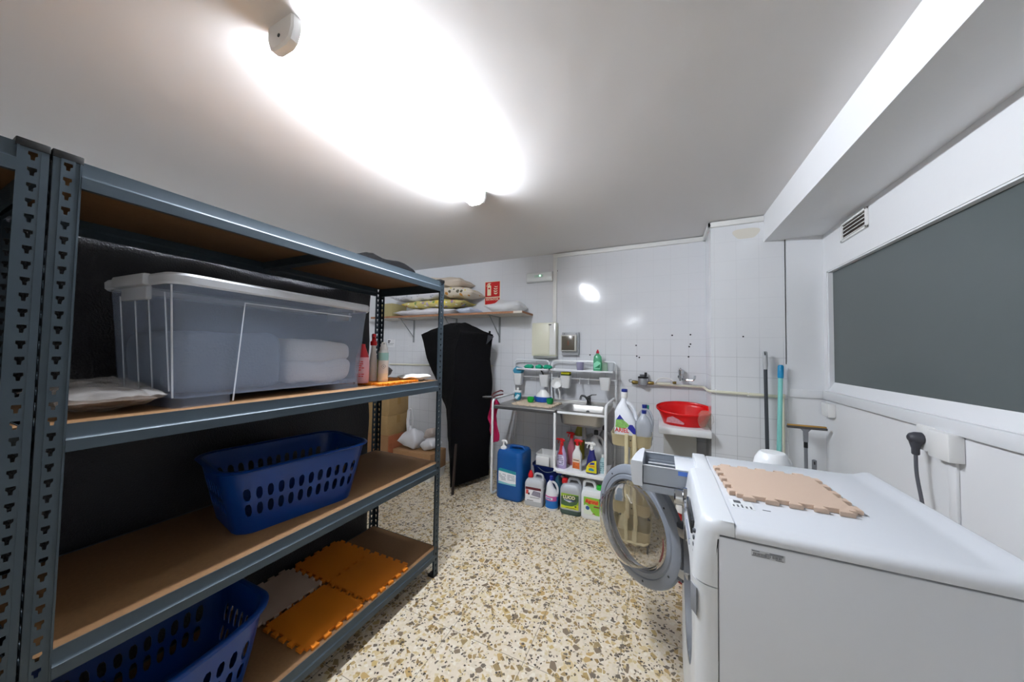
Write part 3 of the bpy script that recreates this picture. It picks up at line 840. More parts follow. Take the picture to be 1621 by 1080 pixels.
# small breaker box
bb = thing('breaker_box', 'small grey breaker box with a smoked window right of the fuse box', 'breaker box', (-.866, YB, 1.46))
MB().box(-.088, .09, -.045, -.001, -.115, .125, .004).build('back_plate', mat('breaker_grey', '#a5a8ab', .4), bb)
MB().box(-.092, .075, -.075, -.046, -.075, .095, .006).build('window_frame', mat('breaker_frame', '#bfbfb8', .35), bb)
MB().box(-.080, .055, -.078, -.0745, -.063, .083, .003).build('smoked_window', mat('smoked_cover', '#5d574d', .2), bb)
MB().box(-.018, -.004, -.0795, -.0775, -.012, .035, .001).build('switch', mat('brown_switch', '#6e4027', .4), bb)
for sx in (-.06, .065): MB().lathe([(.004, 0), (.004, .002)], seg=10, M=Matrix.Translation((sx, -.0465, .108)) @ Matrix.Rotation(PI / 2, 4, 'X')).build('screw', dark_pl, bb)
# note on the wall
nt_ = thing('wall_note', 'small white printed note on the wall behind the aerosol can', 'note', at(619, 543, y=YB))
MB().box(-.07, .07, -.003, -.0005, -.06, .05).build('sheet', paper, nt_)
bars(nt_, [(-.055, -.01, .02, .035), (-.055, -.02, .0, .014), (-.055, .055, -.012, -.008), (-.055, .04, -.028, -.025)], -.0032, ink)
# holes left in the tiles
for i, (hx, hy) in enumerate(((1064, 531), (1093, 530), (1093, 545), (1091, 549), (1090, 565), (1007, 547), (1008, 564), (1012, 566), (934, 562), (882, 429))):
    q = at(hx, hy, y=YB); MB().lathe([(.0075, 0), (.0075, .0012)], seg=10, M=Matrix.Translation((q.x, YB, q.z)) @ Matrix.Rotation(PI / 2, 4, 'X')).build('trim_%d' % (3 + i), ink)['kind'] = 'structure'
q = at(1176.5, 533, y=YC)
MB().lathe([(.006, 0), (.006, .0012)], seg=10, M=Matrix.Translation((q.x, YC, q.z)) @ Matrix.Rotation(PI / 2, 4, 'X')).build('trim_13', ink)['kind'] = 'structure'

# ------------------------------------------------------------------ black covered frame
bc = thing('covered_frame', 'tall black fabric cover draped over a folded frame left of the sink', 'cover', (-1.85, 2.8, 0))
blackf = mat('black_fabric', '#08080a', .95, bump=.25, bscale=60, spec=.12)
greyf = mat('charcoal_fabric', '#2d2e33', .7, bump=.25, bscale=60)
def ringc(pts, z, n=12):
    out = []
    for i in range(len(pts)):
        a = Vector(pts[i]); b = Vector(pts[(i + 1) % len(pts)])
        for k in range(n):
            q = a.lerp(b, k / n); out.append((q.x + 1.85, q.y - 2.8, z + 0))
    return out
secs = [(.05, [(-1.85, 2.62), (-1.675, 3.07), (-1.80, 3.16), (-2.02, 2.86)]),
        (.40, [(-1.86, 2.63), (-1.665, 3.07), (-1.80, 3.17), (-2.05, 2.86)]),
        (.75, [(-1.855, 2.63), (-1.66, 3.07), (-1.80, 3.18), (-2.09, 2.86)]),
        (.95, [(-1.85, 2.63), (-1.655, 3.08), (-1.80, 3.19), (-2.17, 2.85)]),
        (1.15, [(-1.845, 2.63), (-1.665, 3.08), (-1.82, 3.20), (-2.30, 2.86)]),
        (1.38, [(-1.84, 2.63), (-1.675, 3.07), (-1.85, 3.20), (-2.41, 2.87)]),
        (1.56, [(-1.80, 2.66), (-1.655, 3.06), (-1.90, 3.20), (-2.50, 2.90)]),
        (1.63, [(-1.86, 2.70), (-1.88, 3.00), (-1.98, 3.12), (-2.26, 2.90)]),
        (1.665, [(-1.93, 2.76), (-1.94, 2.96), (-2.0, 3.04), (-2.15, 2.92)])]
mb = MB(); rings = []
for i, (z, pts) in enumerate(secs):
    if i:
        z0, p0 = secs[i - 1]
        for k in range(1, 5):
            f = k / 5; rings.append(ringc([tuple(Vector(a).lerp(Vector(b), f)) for a, b in zip(p0, pts)], z0 + (z - z0) * f))
    rings.append(ringc(pts, z))
mb.loft(rings)
mb.jitter(.022, 3.2, 4, keep=lambda c: c.z < .08); mb.jitter(.006, 14, 2)
mb.build('fabric_cover', blackf, bc, ang=60)
mb = MB(); mb.tube([(.045, -.20, 0), (.0, -.10, .45)], .014, 8); mb.tube([(-.10, .0, 0), (-.06, .02, .3)], .014, 8)
mb.build('frame_leg', mat('dark_brown_wood', '#2c211b', .6), bc)
mb = MB(); mb.box(.17, .19, .22, .235, 1.5, 1.59, .003); mb.build('fabric_tab', blackf, bc)
mb = MB(); mb.prism([(-.02, -.10), (.09, .0), (.0, .02)], 0, .006, M=Matrix.Translation((.16, .20, 1.53)) @ FACE); mb.build('fabric_corner', greyf, bc)

# ------------------------------------------------------------------ cartons and bags on the left
card = mat('brown_cardboard', '#a18459', .8, var=.08, vscale=30)
card2 = mat('dark_cardboard', '#9a7450', .8, var=.12, vscale=30)
tape = mat('packing_tape', '#9b7a44', .4)
def carton(label, loc, rz, w, d, h, mt, group, open_flap=False):
    t = thing('cardboard_box', label, 'cardboard box', loc, rz, group)
    MB().box(-w / 2, w / 2, -d / 2, d / 2, 0, h, .004).build('carton', mt, t)
    MB().box(-w / 2 - .001, w / 2 + .001, -.025, .025, h * .55, h + .001).build('tape', tape, t)
    if open_flap:
        MB().box(w / 2, w / 2 + .004, -d / 2 + .01, d / 2 - .06, h * .2, h * .97, .001).build('printed_panel', mat('orange_printed_panel', '#a5603f', .7, var=.35, vscale=12), t)
    return t
gc = 'cardboard boxes stacked by the back wall'
cx, cy = -2.905, 2.825
carton('dark red-brown carton at the bottom of the stack behind the shelving', (cx, cy, 0), R(2), .35, .32, .43, card2, gc, True)
carton('plain cardboard box in the middle of the stack behind the shelving', (cx, cy, .43), R(0), .36, .33, .205, card, gc)
carton('cardboard box with a marked side on top of the stack behind the shelving', (cx, cy, .635), R(3), .35, .32, .21, card, gc)
lc = carton('long brown carton lying on the floor under the white bags', (-2.42, 2.84, .10), R(2), .50, .28, .19, card2, gc)
cr = MB().shell([[(p[0], p[1], z) for p in rrect(.48 + z * .3, .27 + z * .2, .03)] for z in (0, .04, .099)], .004).build('plastic_tray', white_pl); cr.location = (-2.42, 2.84, 0); cr.rotation_euler = (0, 0, R(4))
tag(cr, 'low white plastic tray on the floor beneath the long carton', 'tray')
wb = thing('carrier_bag', 'white plastic carrier bag with a knotted handle on the long carton', 'bag', (-2.50, 2.81, .292))
filmw = clear_mat('white_carrier_film', '#eeeef2', .92, .35, .3)
mb = MB(); mb.pillow(.25, .20, .20, 20, .05, 30); mb.jitter(.02, 11, 7); mb.build('bag', filmw, wb, ang=50)
mb = MB(); mb.tube(fillet([(-.06, 0, .16), (-.075, 0, .28), (-.06, 0, .42), (-.015, 0, .42), (.0, 0, .28), (-.025, 0, .17)], .04), (.016, .009), 8); mb.lathe([(.02, .15), (.035, .18), (.03, .21), (.012, .24)], c=(-.03, 0, 0), seg=12); mb.jitter(.004, 30, 2)
mb.build('knotted_handle', filmw, wb)
mb = MB(); mb.pillow(.17, .16, .12, 18, .04, 33); mb.jitter(.018, 14, 9)
o = mb.build('plastic_bag', filmw, ang=50); o.location = (-2.27, 2.84, .295); tag(o, 'small crumpled white bag beside the carrier bag on the carton', 'bag')
mb = MB(); mb.pillow(.14, .09, .10, 14, .03, 35); mb.jitter(.01, 18, 9)
o = mb.build('paper_packet', mat('greyish_packet', '#a89b93', .8), ang=50); o.location = (-2.28, 2.88, .42); o.rotation_euler = (R(20), R(-25), 0); tag(o, 'greyish paper packet leaning above the small white bag', 'packet')
# ------------------------------------------------------------------ sink unit
SO = Vector((-.94, 2.75, 0)); NS = -SO
sk = thing('sink_unit', 'white tube framed sink unit with a steel worktop and basin against the back wall', 'sink', SO)
XL_, XM_, XR_ = -1.47, -.85, -.415; YF_, YK_ = 2.75, 3.29; RT = .0115
def uframe(x, ztop, front_to=.012):
    return fillet([(x, YK_, .03), (x, YK_, ztop), (x, YF_, ztop), (x, YF_, front_to), (x, YF_ + .12, front_to)], .05)
MB().tube(fillet([(XL_, YK_, .012), (XL_, YK_, .915), (XL_, YF_, .915), (XL_, YF_, .012), (XL_, YF_ + .10, .012)], .055), RT).build('leg_frame', white_en, sk, NS)
MB().tube(fillet([(XR_, YK_, .012), (XR_, YK_, .935), (XR_, YF_, .935), (XR_, YF_, .012), (XR_, YF_ + .10, .012)], .055), RT).build('leg_frame', white_en, sk, NS)
MB().tube(fillet([(XM_, YK_ - .02, .36), (XM_, YK_ - .02, .34), (XM_, YK_ - .02, .84)], .01), RT).tube(fillet([(XM_, YF_, .84), (XM_, YF_, .345), (XM_ + .08, YF_, .345)], .06), RT).build('leg_frame', white_en, sk, NS)
MB().box(XM_ - .008, XR_, YF_ - .004, YK_ - .01, .332, .345, .004).box(XM_ + .02, XR_, YF_ - .006, YF_ + .008, .325, .352, .004).build('lower_shelf', white_en, sk, NS)
# worktop
mb = MB(); mb.box(XL_ + .012, XM_ + .0, YF_ + .005, YK_ - .012, .832, .860, .006)
mb.box(XL_ + .012, XR_ - .012, YK_ - .022, YK_ - .012, .832, .885, .004)
mb.build('worktop', inox, sk, NS)
MB().box(XL_ + .012, XM_, YF_ + .001, YF_ + .006, .826, .852, .002).build('front_edge', mat('dark_edge', '#3d3d3e', .4), sk, NS)
cxs, cys = (XM_ + XR_) / 2 - .003, (YF_ + YK_) / 2
Q = lambda w, d, r, z, dy=0: [(p[0], p[1], z) for p in rrect(w, d, r, 6, cxs, cys + dy)]
mb = MB()
mb.loft([Q(.423, .525, .03, .838), Q(.423, .525, .03, .862), Q(.415, .515, .028, .866), Q(.385, .345, .06, .866, -.065), Q(.375, .335, .058, .858, -.065), Q(.350, .310, .06, .755, -.065), Q(.31, .27, .05, .738, -.065), Q(.04, .04, .02, .734, -.065)], cap0=False)
mb.loft([Q(.39, .35, .06, .845, -.065), Q(.362, .322, .06, .748, -.065), Q(.315, .275, .05, .728, -.065), Q(.06, .06, .02, .722, -.065)], cap0=False)
mb.build('basin', inox, sk, NS)
MB().lathe([(.03, 0), (.028, .004), (.0, .003)], c=(cxs, cys - .065, .735), seg=20, cap1=False).build('drain', chrome, sk, NS)
MB().lathe([(.012, 0), (.016, .006), (.016, .014)], seg=14, M=Matrix.Translation((cxs, cys + .098, .81)) @ Matrix.Rotation(PI / 2, 4, 'X')).build('overflow', chrome, sk, NS)
MB().box(XM_ + .02, XR_, YF_ + .0, YF_ + .012, .838, .858, .005).build('front_rail', white_en, sk, NS)
# tap
tx, ty = at(932, 640, y=3.20).x, 3.20
gun = mat('dark_chrome', '#77797b', .18, .95)
tp = MB().lathe([(.026, 0), (.026, .006), (.021, .012), (.020, .062), (.022, .068), (.012, .082)], c=(tx, ty, .866), seg=20).build('tap', gun, sk, NS)
o2 = MB().tube(fillet([(tx, ty - .015, .90), (tx - .02, ty - .07, .955), (tx - .045, ty - .13, .965), (tx - .05, ty - .145, .93)], .03), .011).build('spout', gun, tp)
o2 = MB().tube([(tx, ty, .945), (tx + .03, ty, .962), (tx + .075, ty - .005, .968)], [.008, .006, .004]).build('tap_lever', gun, tp)
# rack on the wall
YR = 3.285
for xa, xb in ((-1.485, -1.085), (-1.055, -.402)):
    MB().tube(fillet([(xa, YR, .86), (xa, YR, 1.285), (xb, YR, 1.285), (xb, YR, .86)], .045), .0085).build('rack_frame', white_en, sk, NS)
    MB().tube([(xa, YR - .006, 1.105), (xb, YR - .006, 1.105)], .0075).build('rail', white_en, sk, NS)
def tray(x0, x1):
    mb = MB(); mb.box(x0, x1, YR - .125, YR, 1.182, 1.188, .002).box(x0, x1, YR - .125, YR - .121, 1.182, 1.200, .002).box(x0, x1, YR - .004, YR, 1.182, 1.205, .002)
    for x in (x0, x1 - .004): mb.box(x, x + .004, YR - .125, YR, 1.182, 1.203, .001)
    mb.build('rack_shelf', white_en, sk, NS)
tray(-1.41, -1.06); tray(-1.03, -.415)
hk = at(918, 600, y=YR - .01).x, at(932, 601, y=YR - .01).x
for x in hk: MB().tube(fillet([(x, YR - .006, 1.118), (x, YR - .02, 1.105), (x, YR - .02, 1.06), (x, YR - .045, 1.055), (x, YR - .045, 1.075)], .012, 4), .004, 6).build('hook', white_en, sk, NS)
# drain pipe below
MB().tube(fillet([(cxs, cys - .065, .725), (cxs, cys - .065, .60), (cxs, YK_ + .02, .55)], .04), .018).build('waste_pipe', mat('grey_pvc', '#9b9b98', .5), sk, NS)

# hanging pots on the rail
potm = mat('white_pot', '#dfe0e0', .35)
def pot(px, py, label, w=.105):
    p = at(px, py, y=YR - .065)
    t = thing('hanging_pot', label, 'hanging pot', (p.x, YR - .065, p.z), 0, 'white pots hung on the sink rail')
    mb = MB(); mb.shell([[(q[0], q[1], z) for q in rrect(w * k, .09 * k, .018, 4)] for z, k in ((0, .74), (.01, .78), (.125, 1.0))], .003)
    mb.build('pot', potm, t)
    MB().box(-.03, .03, .042, .056, .085, .128, .003).build('hanger', potm, t)
    return t
p1 = pot(820.5, 609, 'white hanging pot with a blue cloth in it, leftmost on the rail', .10)
p2 = pot(862, 612, 'white hanging pot with a black handle sticking out')
p3 = pot(896, 614, 'white hanging pot with a yellow sponge on top')
p4 = pot(958, 618, 'white hanging pot at the right end of the rail over the basin')
mb = MB(); mb.pillow(.105, .09, .075, 14, .02, 41); mb.jitter(.008, 25, 4)
o = mb.build('blue_cloth', mat('steel_blue_cloth', '#3f8fae', .8)); o.location = p1.location + Vector((0, 0, .115)); tag(o, 'steel blue cloth stuffed in the leftmost hanging pot', 'cloth')
kn = thing('black_scraper', 'black handled scraper sticking out of the second hanging pot', 'scraper', p2.location + Vector((0, 0, .006)))
MB().tube([(.0, 0, .0), (-.02, 0, .13), (-.055, -.01, .19)], [(.006, .009), (.007, .010), (.008, .012)], 8).build('handle', black_pl, kn)
sp = thing('sponge', 'yellow sponge with dark green scourer lying on the third hanging pot', 'sponge', p3.location + Vector((0, -.005, .127)))
MB().box(-.045, .045, -.032, .032, .012, .034, .005).build('foam', mat('yellow_sponge', '#cfc92a', .9, bump=.5, bscale=200), sp)
MB().box(-.045, .045, -.032, .032, .0, .012, .003).build('scourer', mat('green_scourer', '#3a4a1c', .95), sp)
ld = thing('ladle', 'white plastic ladle hanging in front of the middle rack posts', 'ladle', (at(881, 607, y=YR - .06).x, YR - .06, at(881, 607, y=YR - .06).z))
MB().shell([[(r * math.cos(2 * PI * k / 24), r * math.sin(2 * PI * k / 24), z) for k in range(24)] for z, r in ((-.042, .012), (-.036, .032), (-.018, .05), (.006, .057))], .003, M=Matrix.Rotation(R(68), 4, 'X')).build('bowl', white_pl, ld)
MB().tube(fillet([(.02, -.01, -.04), (.035, 0, -.10), (.038, .0, -.16)], .04), (.009, .004)).build('handle', white_pl, ld)
MB().tube(fillet([(0, .03, .04), (0, .045, .075), (0, .052, .085)], .02), .004).build('hook', white_pl, ld)
# things on the rack shelves
gs = mat('green_scouring_pad', '#1ea07c', .85, bump=.5, bscale=120)
for px_, w_, l_ in ((837, .10, 'leftmost'), (853, .075, 'middle'), (867, .09, 'rightmost')):
    q = at(px_, 580, y=YR - .07)
    mb = MB(); mb.pillow(w_, .07, .05, 12, .016, px_); mb.jitter(.006, 40, px_)
    o = mb.build('scouring_pad', gs); o.location = (q.x, YR - .065, 1.189)
    tag(o, '%s of the three green scouring pads on the left rack shelf' % l_, 'scouring pad', 'green scouring pads on the rack')
q = at(918, 577, y=YR - .07)
tb_ = MB().shell([[(r * math.cos(2 * PI * k / 24), r * math.sin(2 * PI * k / 24), z) for k in range(24)] for z, r in ((0, .028), (.004, .030), (.088, .038))], .002).build('tumbler', clear_mat('lavender_plastic', '#b9b5d0', .8, .3, .3))
tb_.location = (q.x, YR - .06, 1.189); tag(tb_, 'lavender plastic tumbler on the right rack shelf', 'tumbler')
ds = thing('dish_soap_bottle', 'green dish soap bottle with a red cap on the right rack shelf', 'soap bottle', (at(946, 577, y=YR - .07).x, YR - .07, 1.189))
gsoap = clear_mat('green_soap', '#6fcf9f', .9, .2, .4)
MB().loft([[(p[0], p[1], z) for p in rrect(w, d, .02, 5)] for z, w, d in ((0, .076, .05), (.01, .08, .054), (.11, .08, .054), (.15, .07, .05), (.172, .034, .03), (.182, .024, .024))]).build('bottle', gsoap, ds)
MB().lathe([(.015, .18), (.014, .198), (.008, .205), (.007, .216)], seg=16).build('cap', mat('crimson_cap', '#b8152f', .4), ds)
poly_label(ds, [(-.03, .03), (.03, .03), (.034, .09), (.0, .105), (-.034, .08)], -.0275, mat('pale_green_label', '#8fe0bb', .4))
poly_label(ds, [(-.028, .038), (.026, .038), (.028, .075), (-.005, .05)], -.0285, mat('dark_green_mark', '#127a4c', .4), 'green_mark')
for px_, m_, lab, h_, r_ in ((957.5, clear_mat('pale_green_glass', '#bcd8c0', .45, .15, .2), 'pale green drinking glass behind the soap bottle', .085, .030), (967, clear_mat('clear_glass_look', '#dfe3e6', .35, .1, .2), 'clear drinking glass at the right end of the rack shelf', .09, .034)):
    q = at(px_, 580, y=YR - .05)
    o = MB().shell([[(r * math.cos(2 * PI * k / 24), r * math.sin(2 * PI * k / 24), z) for k in range(24)] for z, r in ((0, r_ * .85), (.006, r_ * .87), (h_, r_))], .002).build('drinking_glass', m_)
    o.location = (q.x, YR - .05, 1.189); tag(o, lab, 'glass')
# on the worktop
ZT = .8605
o = puzzle(.30, 6).build('foam_mat', mat('speckled_beige_foam', '#cdbba4', .75, var=.35, vscale=60)); o.scale = (1.25, 1, 1); o.location = (at(850, 638, y=3.0).x, 3.0, ZT); o.rotation_euler = (0, 0, R(-4))
tag(o, 'speckled beige foam mat on the sink worktop', 'foam mat')
ZM = ZT + .0122
q = at(821, 632, y=3.14)
dp = thing('pump_bottle', 'small bottle with blue liquid and a white cap on the worktop mat', 'bottle', (q.x + .01, 3.10, ZM))
MB().loft([[(p[0], p[1], z) for p in rrect(w, d, .02, 5)] for z, w, d in ((0, .045, .04), (.01, .06, .05), (.05, .07, .052), (.075, .064, .05))]).build('bottle', clear_mat('blue_liquid', '#3fb0cc', .9, .2, .3), dp)
MB().box(-.035, .035, -.022, .022, .074, .098, .006).box(-.01, .01, -.01, .01, .098, .125, .004).build('cap', white_pl, dp)
poly_label(dp, [(-.03, .02), (.0, .008), (.03, .05), (.005, .062)], -.0255, mat('pale_blue_label', '#c9e6ec', .4))
q = at(858, 634, y=3.08)
dd = thing('drip_dish', 'blue plastic dish with a white dome on the worktop mat between the green cups', 'dish', (q.x, 3.10, ZM))
MB().loft([[(p[0], p[1], z) for p in ell(a, b, 28)] for z, a, b in ((0, .075, .06), (.004, .082, .066), (.045, .092, .072), (.052, .09, .07))]).build('dish', mat('royal_blue', '#1d4fa8', .35), dd)
MB().loft([[(p[0] + .004, p[1], z) for p in ell(a, b, 28)] for z, a, b in ((.05, .075, .058), (.075, .065, .05), (.1, .04, .035), (.118, .03, .026), (.12, .02, .02))]).build('dome', white_pl, dd)
for px_, g_, lab in ((840, '#12a035', 'bright green plastic cup left of the blue dish on the worktop'), (870.5, '#0f8446', 'dark green plastic cup right of the blue dish on the worktop')):
    q = at(px_, 633, y=2.99)
    o = MB().shell([[(r * math.cos(2 * PI * k / 24), r * math.sin(2 * PI * k / 24), z) for k in range(24)] for z, r in ((0, .018), (.008, .028), (.03, .034), (.055, .032))], .003).build('plastic_cup', mat('cup_' + g_[1:], g_, .35))
    o.location = (q.x, 2.99, ZM); tag(o, lab, 'cup')
# pink cloth over the left frame
mb = MB(); rows = []
for j in range(26):
    v = j / 25; z = .900 - .39 * v
    wl_ = [-.045, -.05, -.07, -.085, -.05, -.055, -.03, .0]
    wr_ = [.02, .055, .03, .025, .03, .04, .05, .045]
    k = v * 6.999; i0 = int(k); f = k - i0
    xl = wl_[i0] * (1 - f) + wl_[min(i0 + 1, 7)] * f; xr = wr_[i0] * (1 - f) + wr_[min(i0 + 1, 7)] * f
    rows.append([Vector((XL_ + xl + (xr - xl) * u / 18, YF_ + .05 + .022 * math.sin(u * .9 + v * 3) * min(1, v * 4) + .01 * noise.noise(Vector((u * .3, v * 4, 2))), z - .012 * math.sin(u * .7))) for u in range(19)])
mb.loft(rows, False, False, closed=False); bmesh.ops.solidify(mb.bm, geom=mb.bm.faces[:], thickness=.004)
tag(mb.build('pink_cloth', mat('magenta_cloth', '#b3124f', .85, bump=.3, bscale=90), ang=60), 'magenta cloth hanging over the left end of the sink unit', 'cloth')
tg = thing('pliers', 'pair of pliers with dark red handles resting on the left end of the sink', 'pliers', (XL_ + .0, YF_ + .06, .928))
mb = MB(); mb.tube(fillet([(-.02, -.06, .004), (-.02, -.01, .035), (.03, .05, .06), (.045, .07, .05)], .03), .007); mb.build('handle', mat('dark_red_grip', '#5b2326', .45), tg)
mb = MB(); mb.tube(fillet([(.005, -.06, .004), (.02, -.01, .018), (.06, .04, .025)], .03), .007); mb.build('handle', mat('dark_red_grip', '#5b2326', .45), tg)
MB().tube([(-.01, -.06, .005), (-.06, -.09, .004), (-.09, -.10, .004)], [.012, .013, .008]).build('jaw', black_pl, tg)

# ------------------------------------------------------------------ canisters and jugs on the floor
def jug_body(w, d, h, r=.03, sh=.8):
    mb = MB()
    mb.loft([[(p[0], p[1], z) for p in rrect(w * k, d * k, r, 6)] for z, k in ((0, .93), (.012, .99), (.02, 1), (h * sh, 1), (h * (sh + .07), .97), (h * (sh + .15), .86), (h, .70))])
    return mb
# big blue canister
bcn = thing('blue_canister', 'big blue plastic canister with a white pump standing on the floor', 'canister', (-1.283, 2.862, 0), R(-2))
bl = mat('canister_blue', '#0b4d8e', .35)
mb = MB()
mb.loft([[(p[0], p[1], z) for p in rrect(.265 * k, .275 * k, .05, 7)] for z, k in ((0, .92), (.012, .985), (.03, 1), (.395, 1), (.42, .98), (.438, .93), (.445, .85))])
mb.build('body', bl, bcn)
MB().tube(fillet([(-.03, -.02, .438), (-.02, -.02, .468), (.09, .0, .468), (.105, .0, .438)], .02), (.018, .013), 10).build('handle', bl, bcn)
MB().lathe([(.032, .435), (.032, .458), (.02, .464), (.016, .475), (.009, .477), (.009, .515)], c=(-.085, -.06, 0), seg=18).build('pump', white_pl, bcn)
MB().tube(fillet([(-.105, -.06, .512), (-.085, -.06, .522), (-.06, -.06, .520), (-.052, -.06, .495)], .015), (.010, .007)).build('pump_spout', white_pl, bcn)
flat_label(bcn, -.095, .085, .145, .275, -.1382, paper, 'label')
poly_label(bcn, [(-.095, .262), (.085, .247), (.085, .275), (-.08, .288), (-.095, .275)], -.1392, mat('teal_band', '#2a8d98', .4), 'teal_band')
poly_label(bcn, [(-.095, .145), (.085, .145), (.085, .165), (.02, .158), (-.095, .168)], -.1392, mat('pale_teal_band', '#7fbcc6', .4), 'teal_band')
bars(bcn, print_rows(-.085, -.015, .178, .24, 5) + print_rows(.0, .075, .185, .24, 4), -.1394, mat('grey_ink', '#8b8f98', .6))
# grey jerrycan
gj = thing('grey_jerrycan', 'grey white jerrycan with red cap and a dark red label band', 'jerrycan', (-1.035, 2.79, 0), R(3))
gjm = mat('grey_hdpe', '#b9bcc0', .4)
jug_body(.172, .13, .232, .022, .80).build('body', gjm, gj)
MB().tube(fillet([(-.012, 0, .215), (-.005, 0, .272), (.066, 0, .268), (.074, 0, .20)], .025), (.011, .010), 10).build('handle', gjm, gj)
MB().lathe([(.021, .228), (.024, .234), (.022, .262), (.016, .272), (.010, .290)], c=(-.047, 0, 0), seg=18).build('cap', red_pl, gj)
flat_label(gj, -.074, .070, .045, .168, -.0656, paper)
flat_label(gj, -.074, .070, .146, .168, -.0664, mat('maroon_band', '#5d1822', .5), 'maroon_band')
bars(gj, [(-.06, -.045, .122, .138), (-.05, -.035, .10, .118), (-.03, .06, .078, .081), (-.06, .0, .05, .054)] , -.0668, ink)
poly_label(gj, [(-.02, .10), (.066, .088), (.066, .135), (.0, .14)], -.0666, mat('greyish_photo', '#8a8796', .6, var=.5, vscale=60), 'picture')
poly_label(gj, [(-.07, .105), (-.048, .105), (-.046, .142), (-.068, .144)], -.0670, mat('red_bottle_mark', '#c44a44', .5), 'red_mark')
# bleach style bottles
def handle_bottle(name, label, loc, rz, bm_, capm, s=1.0, group=None):
    t = thing(name, label, 'bottle', loc, rz, group)
    mb = MB()
    mb.loft([[(p[0] * s, p[1] * s, z * s) for p in ell(a, b, 28, cx, 0)] for z, a, b, cx in ((0, .054, .046, 0), (.008, .058, .05, 0), (.135, .058, .05, 0), (.150, .054, .047, 0), (.19, .036, .036, -.016), (.225, .024, .026, -.020), (.25, .016, .016, -.010), (.262, .015, .015, -.006))])
    mb.build('body', bm_, t)
    MB().tube([Vector(p) * s for p in fillet([(.0, 0, .243), (.03, 0, .232), (.052, 0, .19), (.050, 0, .14)], .03)], (.010 * s, .012 * s), 10).build('handle', bm_, t)
    MB().lathe([(.017 * s, .256 * s), (.018 * s, .262 * s), (.017 * s, .288 * s), (.013 * s, .292 * s)], c=(-.006 * s, 0, 0), seg=18).build('cap', capm, t)
    return t
bleach_w = mat('bleach_white', '#dddfe3', .35); bluecap = mat('deep_blue_cap', '#1d2a8c', .35)
bt = handle_bottle('bleach_bottle', 'white bleach bottle with blue and pink label, standing in front between the jerrycans', (-.872, 2.765, 0), R(8), bleach_w, bluecap, .97)
MB().loft([[(p[0] * .97, p[1] * .97, z) for p in ell(.0592, .0512, 28)] for z in (.022, .118)], False, False).build('label', mat('bleach_blue_label', '#1e6cb5', .4), bt)
mb = MB(); mb.loft([[(p[0], p[1], z) for p in ell(.0582, .0503, 28)][14:26] for z in (.085, .125)], False, False, closed=False); bmesh.ops.solidify(mb.bm, geom=mb.bm.faces[:], thickness=.001); mb.build('pink_band', mat('bleach_pink', '#c25b9c', .4), bt)
mb = MB(); mb.loft([[(p[0], p[1], z) for p in ell(.0592, .0513, 28)][16:23] for z in (.095, .113)], False, False, closed=False); bmesh.ops.solidify(mb.bm, geom=mb.bm.faces[:], thickness=.001); mb.build('white_badge', paper, bt)
mb = MB(); mb.loft([[(p[0], p[1], z) for p in ell(.0597, .0518, 28)][17:22] for z in (.1, .107)], False, False, closed=False); bmesh.ops.solidify(mb.bm, geom=mb.bm.faces[:], thickness=.001); mb.build('badge_print', ink_blue, bt)
b2 = handle_bottle('bleach_bottle', 'white handled bottle with dark teal body behind the bleach bottle', (-.83, 2.885, 0), R(8), mat('teal_bottle', '#25566b', .35), bluecap, 1.02)
for ch in b2.children:
    if ch.name.startswith('handle'): ch.data.materials.clear(); ch.data.materials.append(bleach_w)
# mop bucket with wringer
mk = thing('mop_bucket', 'dark blue mop bucket with a white wringer under the sink', 'bucket', (-.985, 3.055, 0))
mb = MB(); mb.shell([[(p[0], p[1], z) for p in rrect(.30 * k, .25 * k, .06, 6)] for z, k in ((0, .8), (.27, .98), (.285, 1.04), (.295, 1.04))], .004); mb.build('bucket', mat('navy_plastic', '#14245f', .4), mk)
mb = MB()
mb.shell([[(p[0] - .01, p[1] - .02 , z) for p in rrect(.20 * k, .17 * k, .02, 4)] for z, k in ((.25, .7), (.33, .95), (.40, 1.05))], .004)
mb.build('wringer', white_pl, mk)
mb = MB(); mb.box(-.10, .03, -.135, -.115, .30, .385, .004); mb.build('wringer_lip', white_pl, mk)
MB().tube(fillet([(-.12, -.10, .29), (.02, -.19, .25), (.14, -.10, .29)], .08), .003, 6).build('bail', mat('thin_wire', '#6c7a80', .4, .6), mk)
# green jug
gg = thing('green_jerrycan', 'translucent grey jerrycan with red cap, dark green label and yellow stripe', 'jerrycan', (-.702, 2.79, 0), R(2))
gm = mat('smoky_hdpe', '#a8acb2', .35); 
jug_body(.180, .14, .245, .03, .80).build('body', gm, gg)
MB().tube(fillet([(-.03, 0, .225), (-.022, 0, .285), (.062, 0, .283), (.078, 0, .21)], .03), (.013, .012), 10).build('handle', gm, gg)
MB().lathe([(.026, .236), (.028, .242), (.027, .272), (.02, .278)], c=(-.060, 0, 0), seg=18).build('cap', red_pl, gg)
MB().loft([[(p[0], p[1], z) for p in rrect(.1806 * k, .1406 * k, .03, 6)] for z, k in ((.001, .935), (.012, .99), (.02, 1), (.042, 1))], True, False).build('liquid_band', mat('dark_green_liquid', '#3c5049', .35), gg)
flat_label(gg, -.076, .072, .055, .178, -.0706, mat('bright_green_label', '#8fb22a', .45))
poly_label(gg, [(-.076, .085), (-.04, .076), (.02, .080), (.055, .10), (.072, .13), (.072, .172), (-.02, .168), (-.076, .150)], -.0714, mat('dark_green_label', '#3c5a3a', .45), 'dark_green_panel')
poly_label(gg, [(-.076, .055), (.072, .055), (.072, .098), (.05, .088), (.01, .076), (-.04, .073), (-.076, .078)], -.0712, mat('lime_stripe', '#c7d02c', .45), 'lime_stripe')
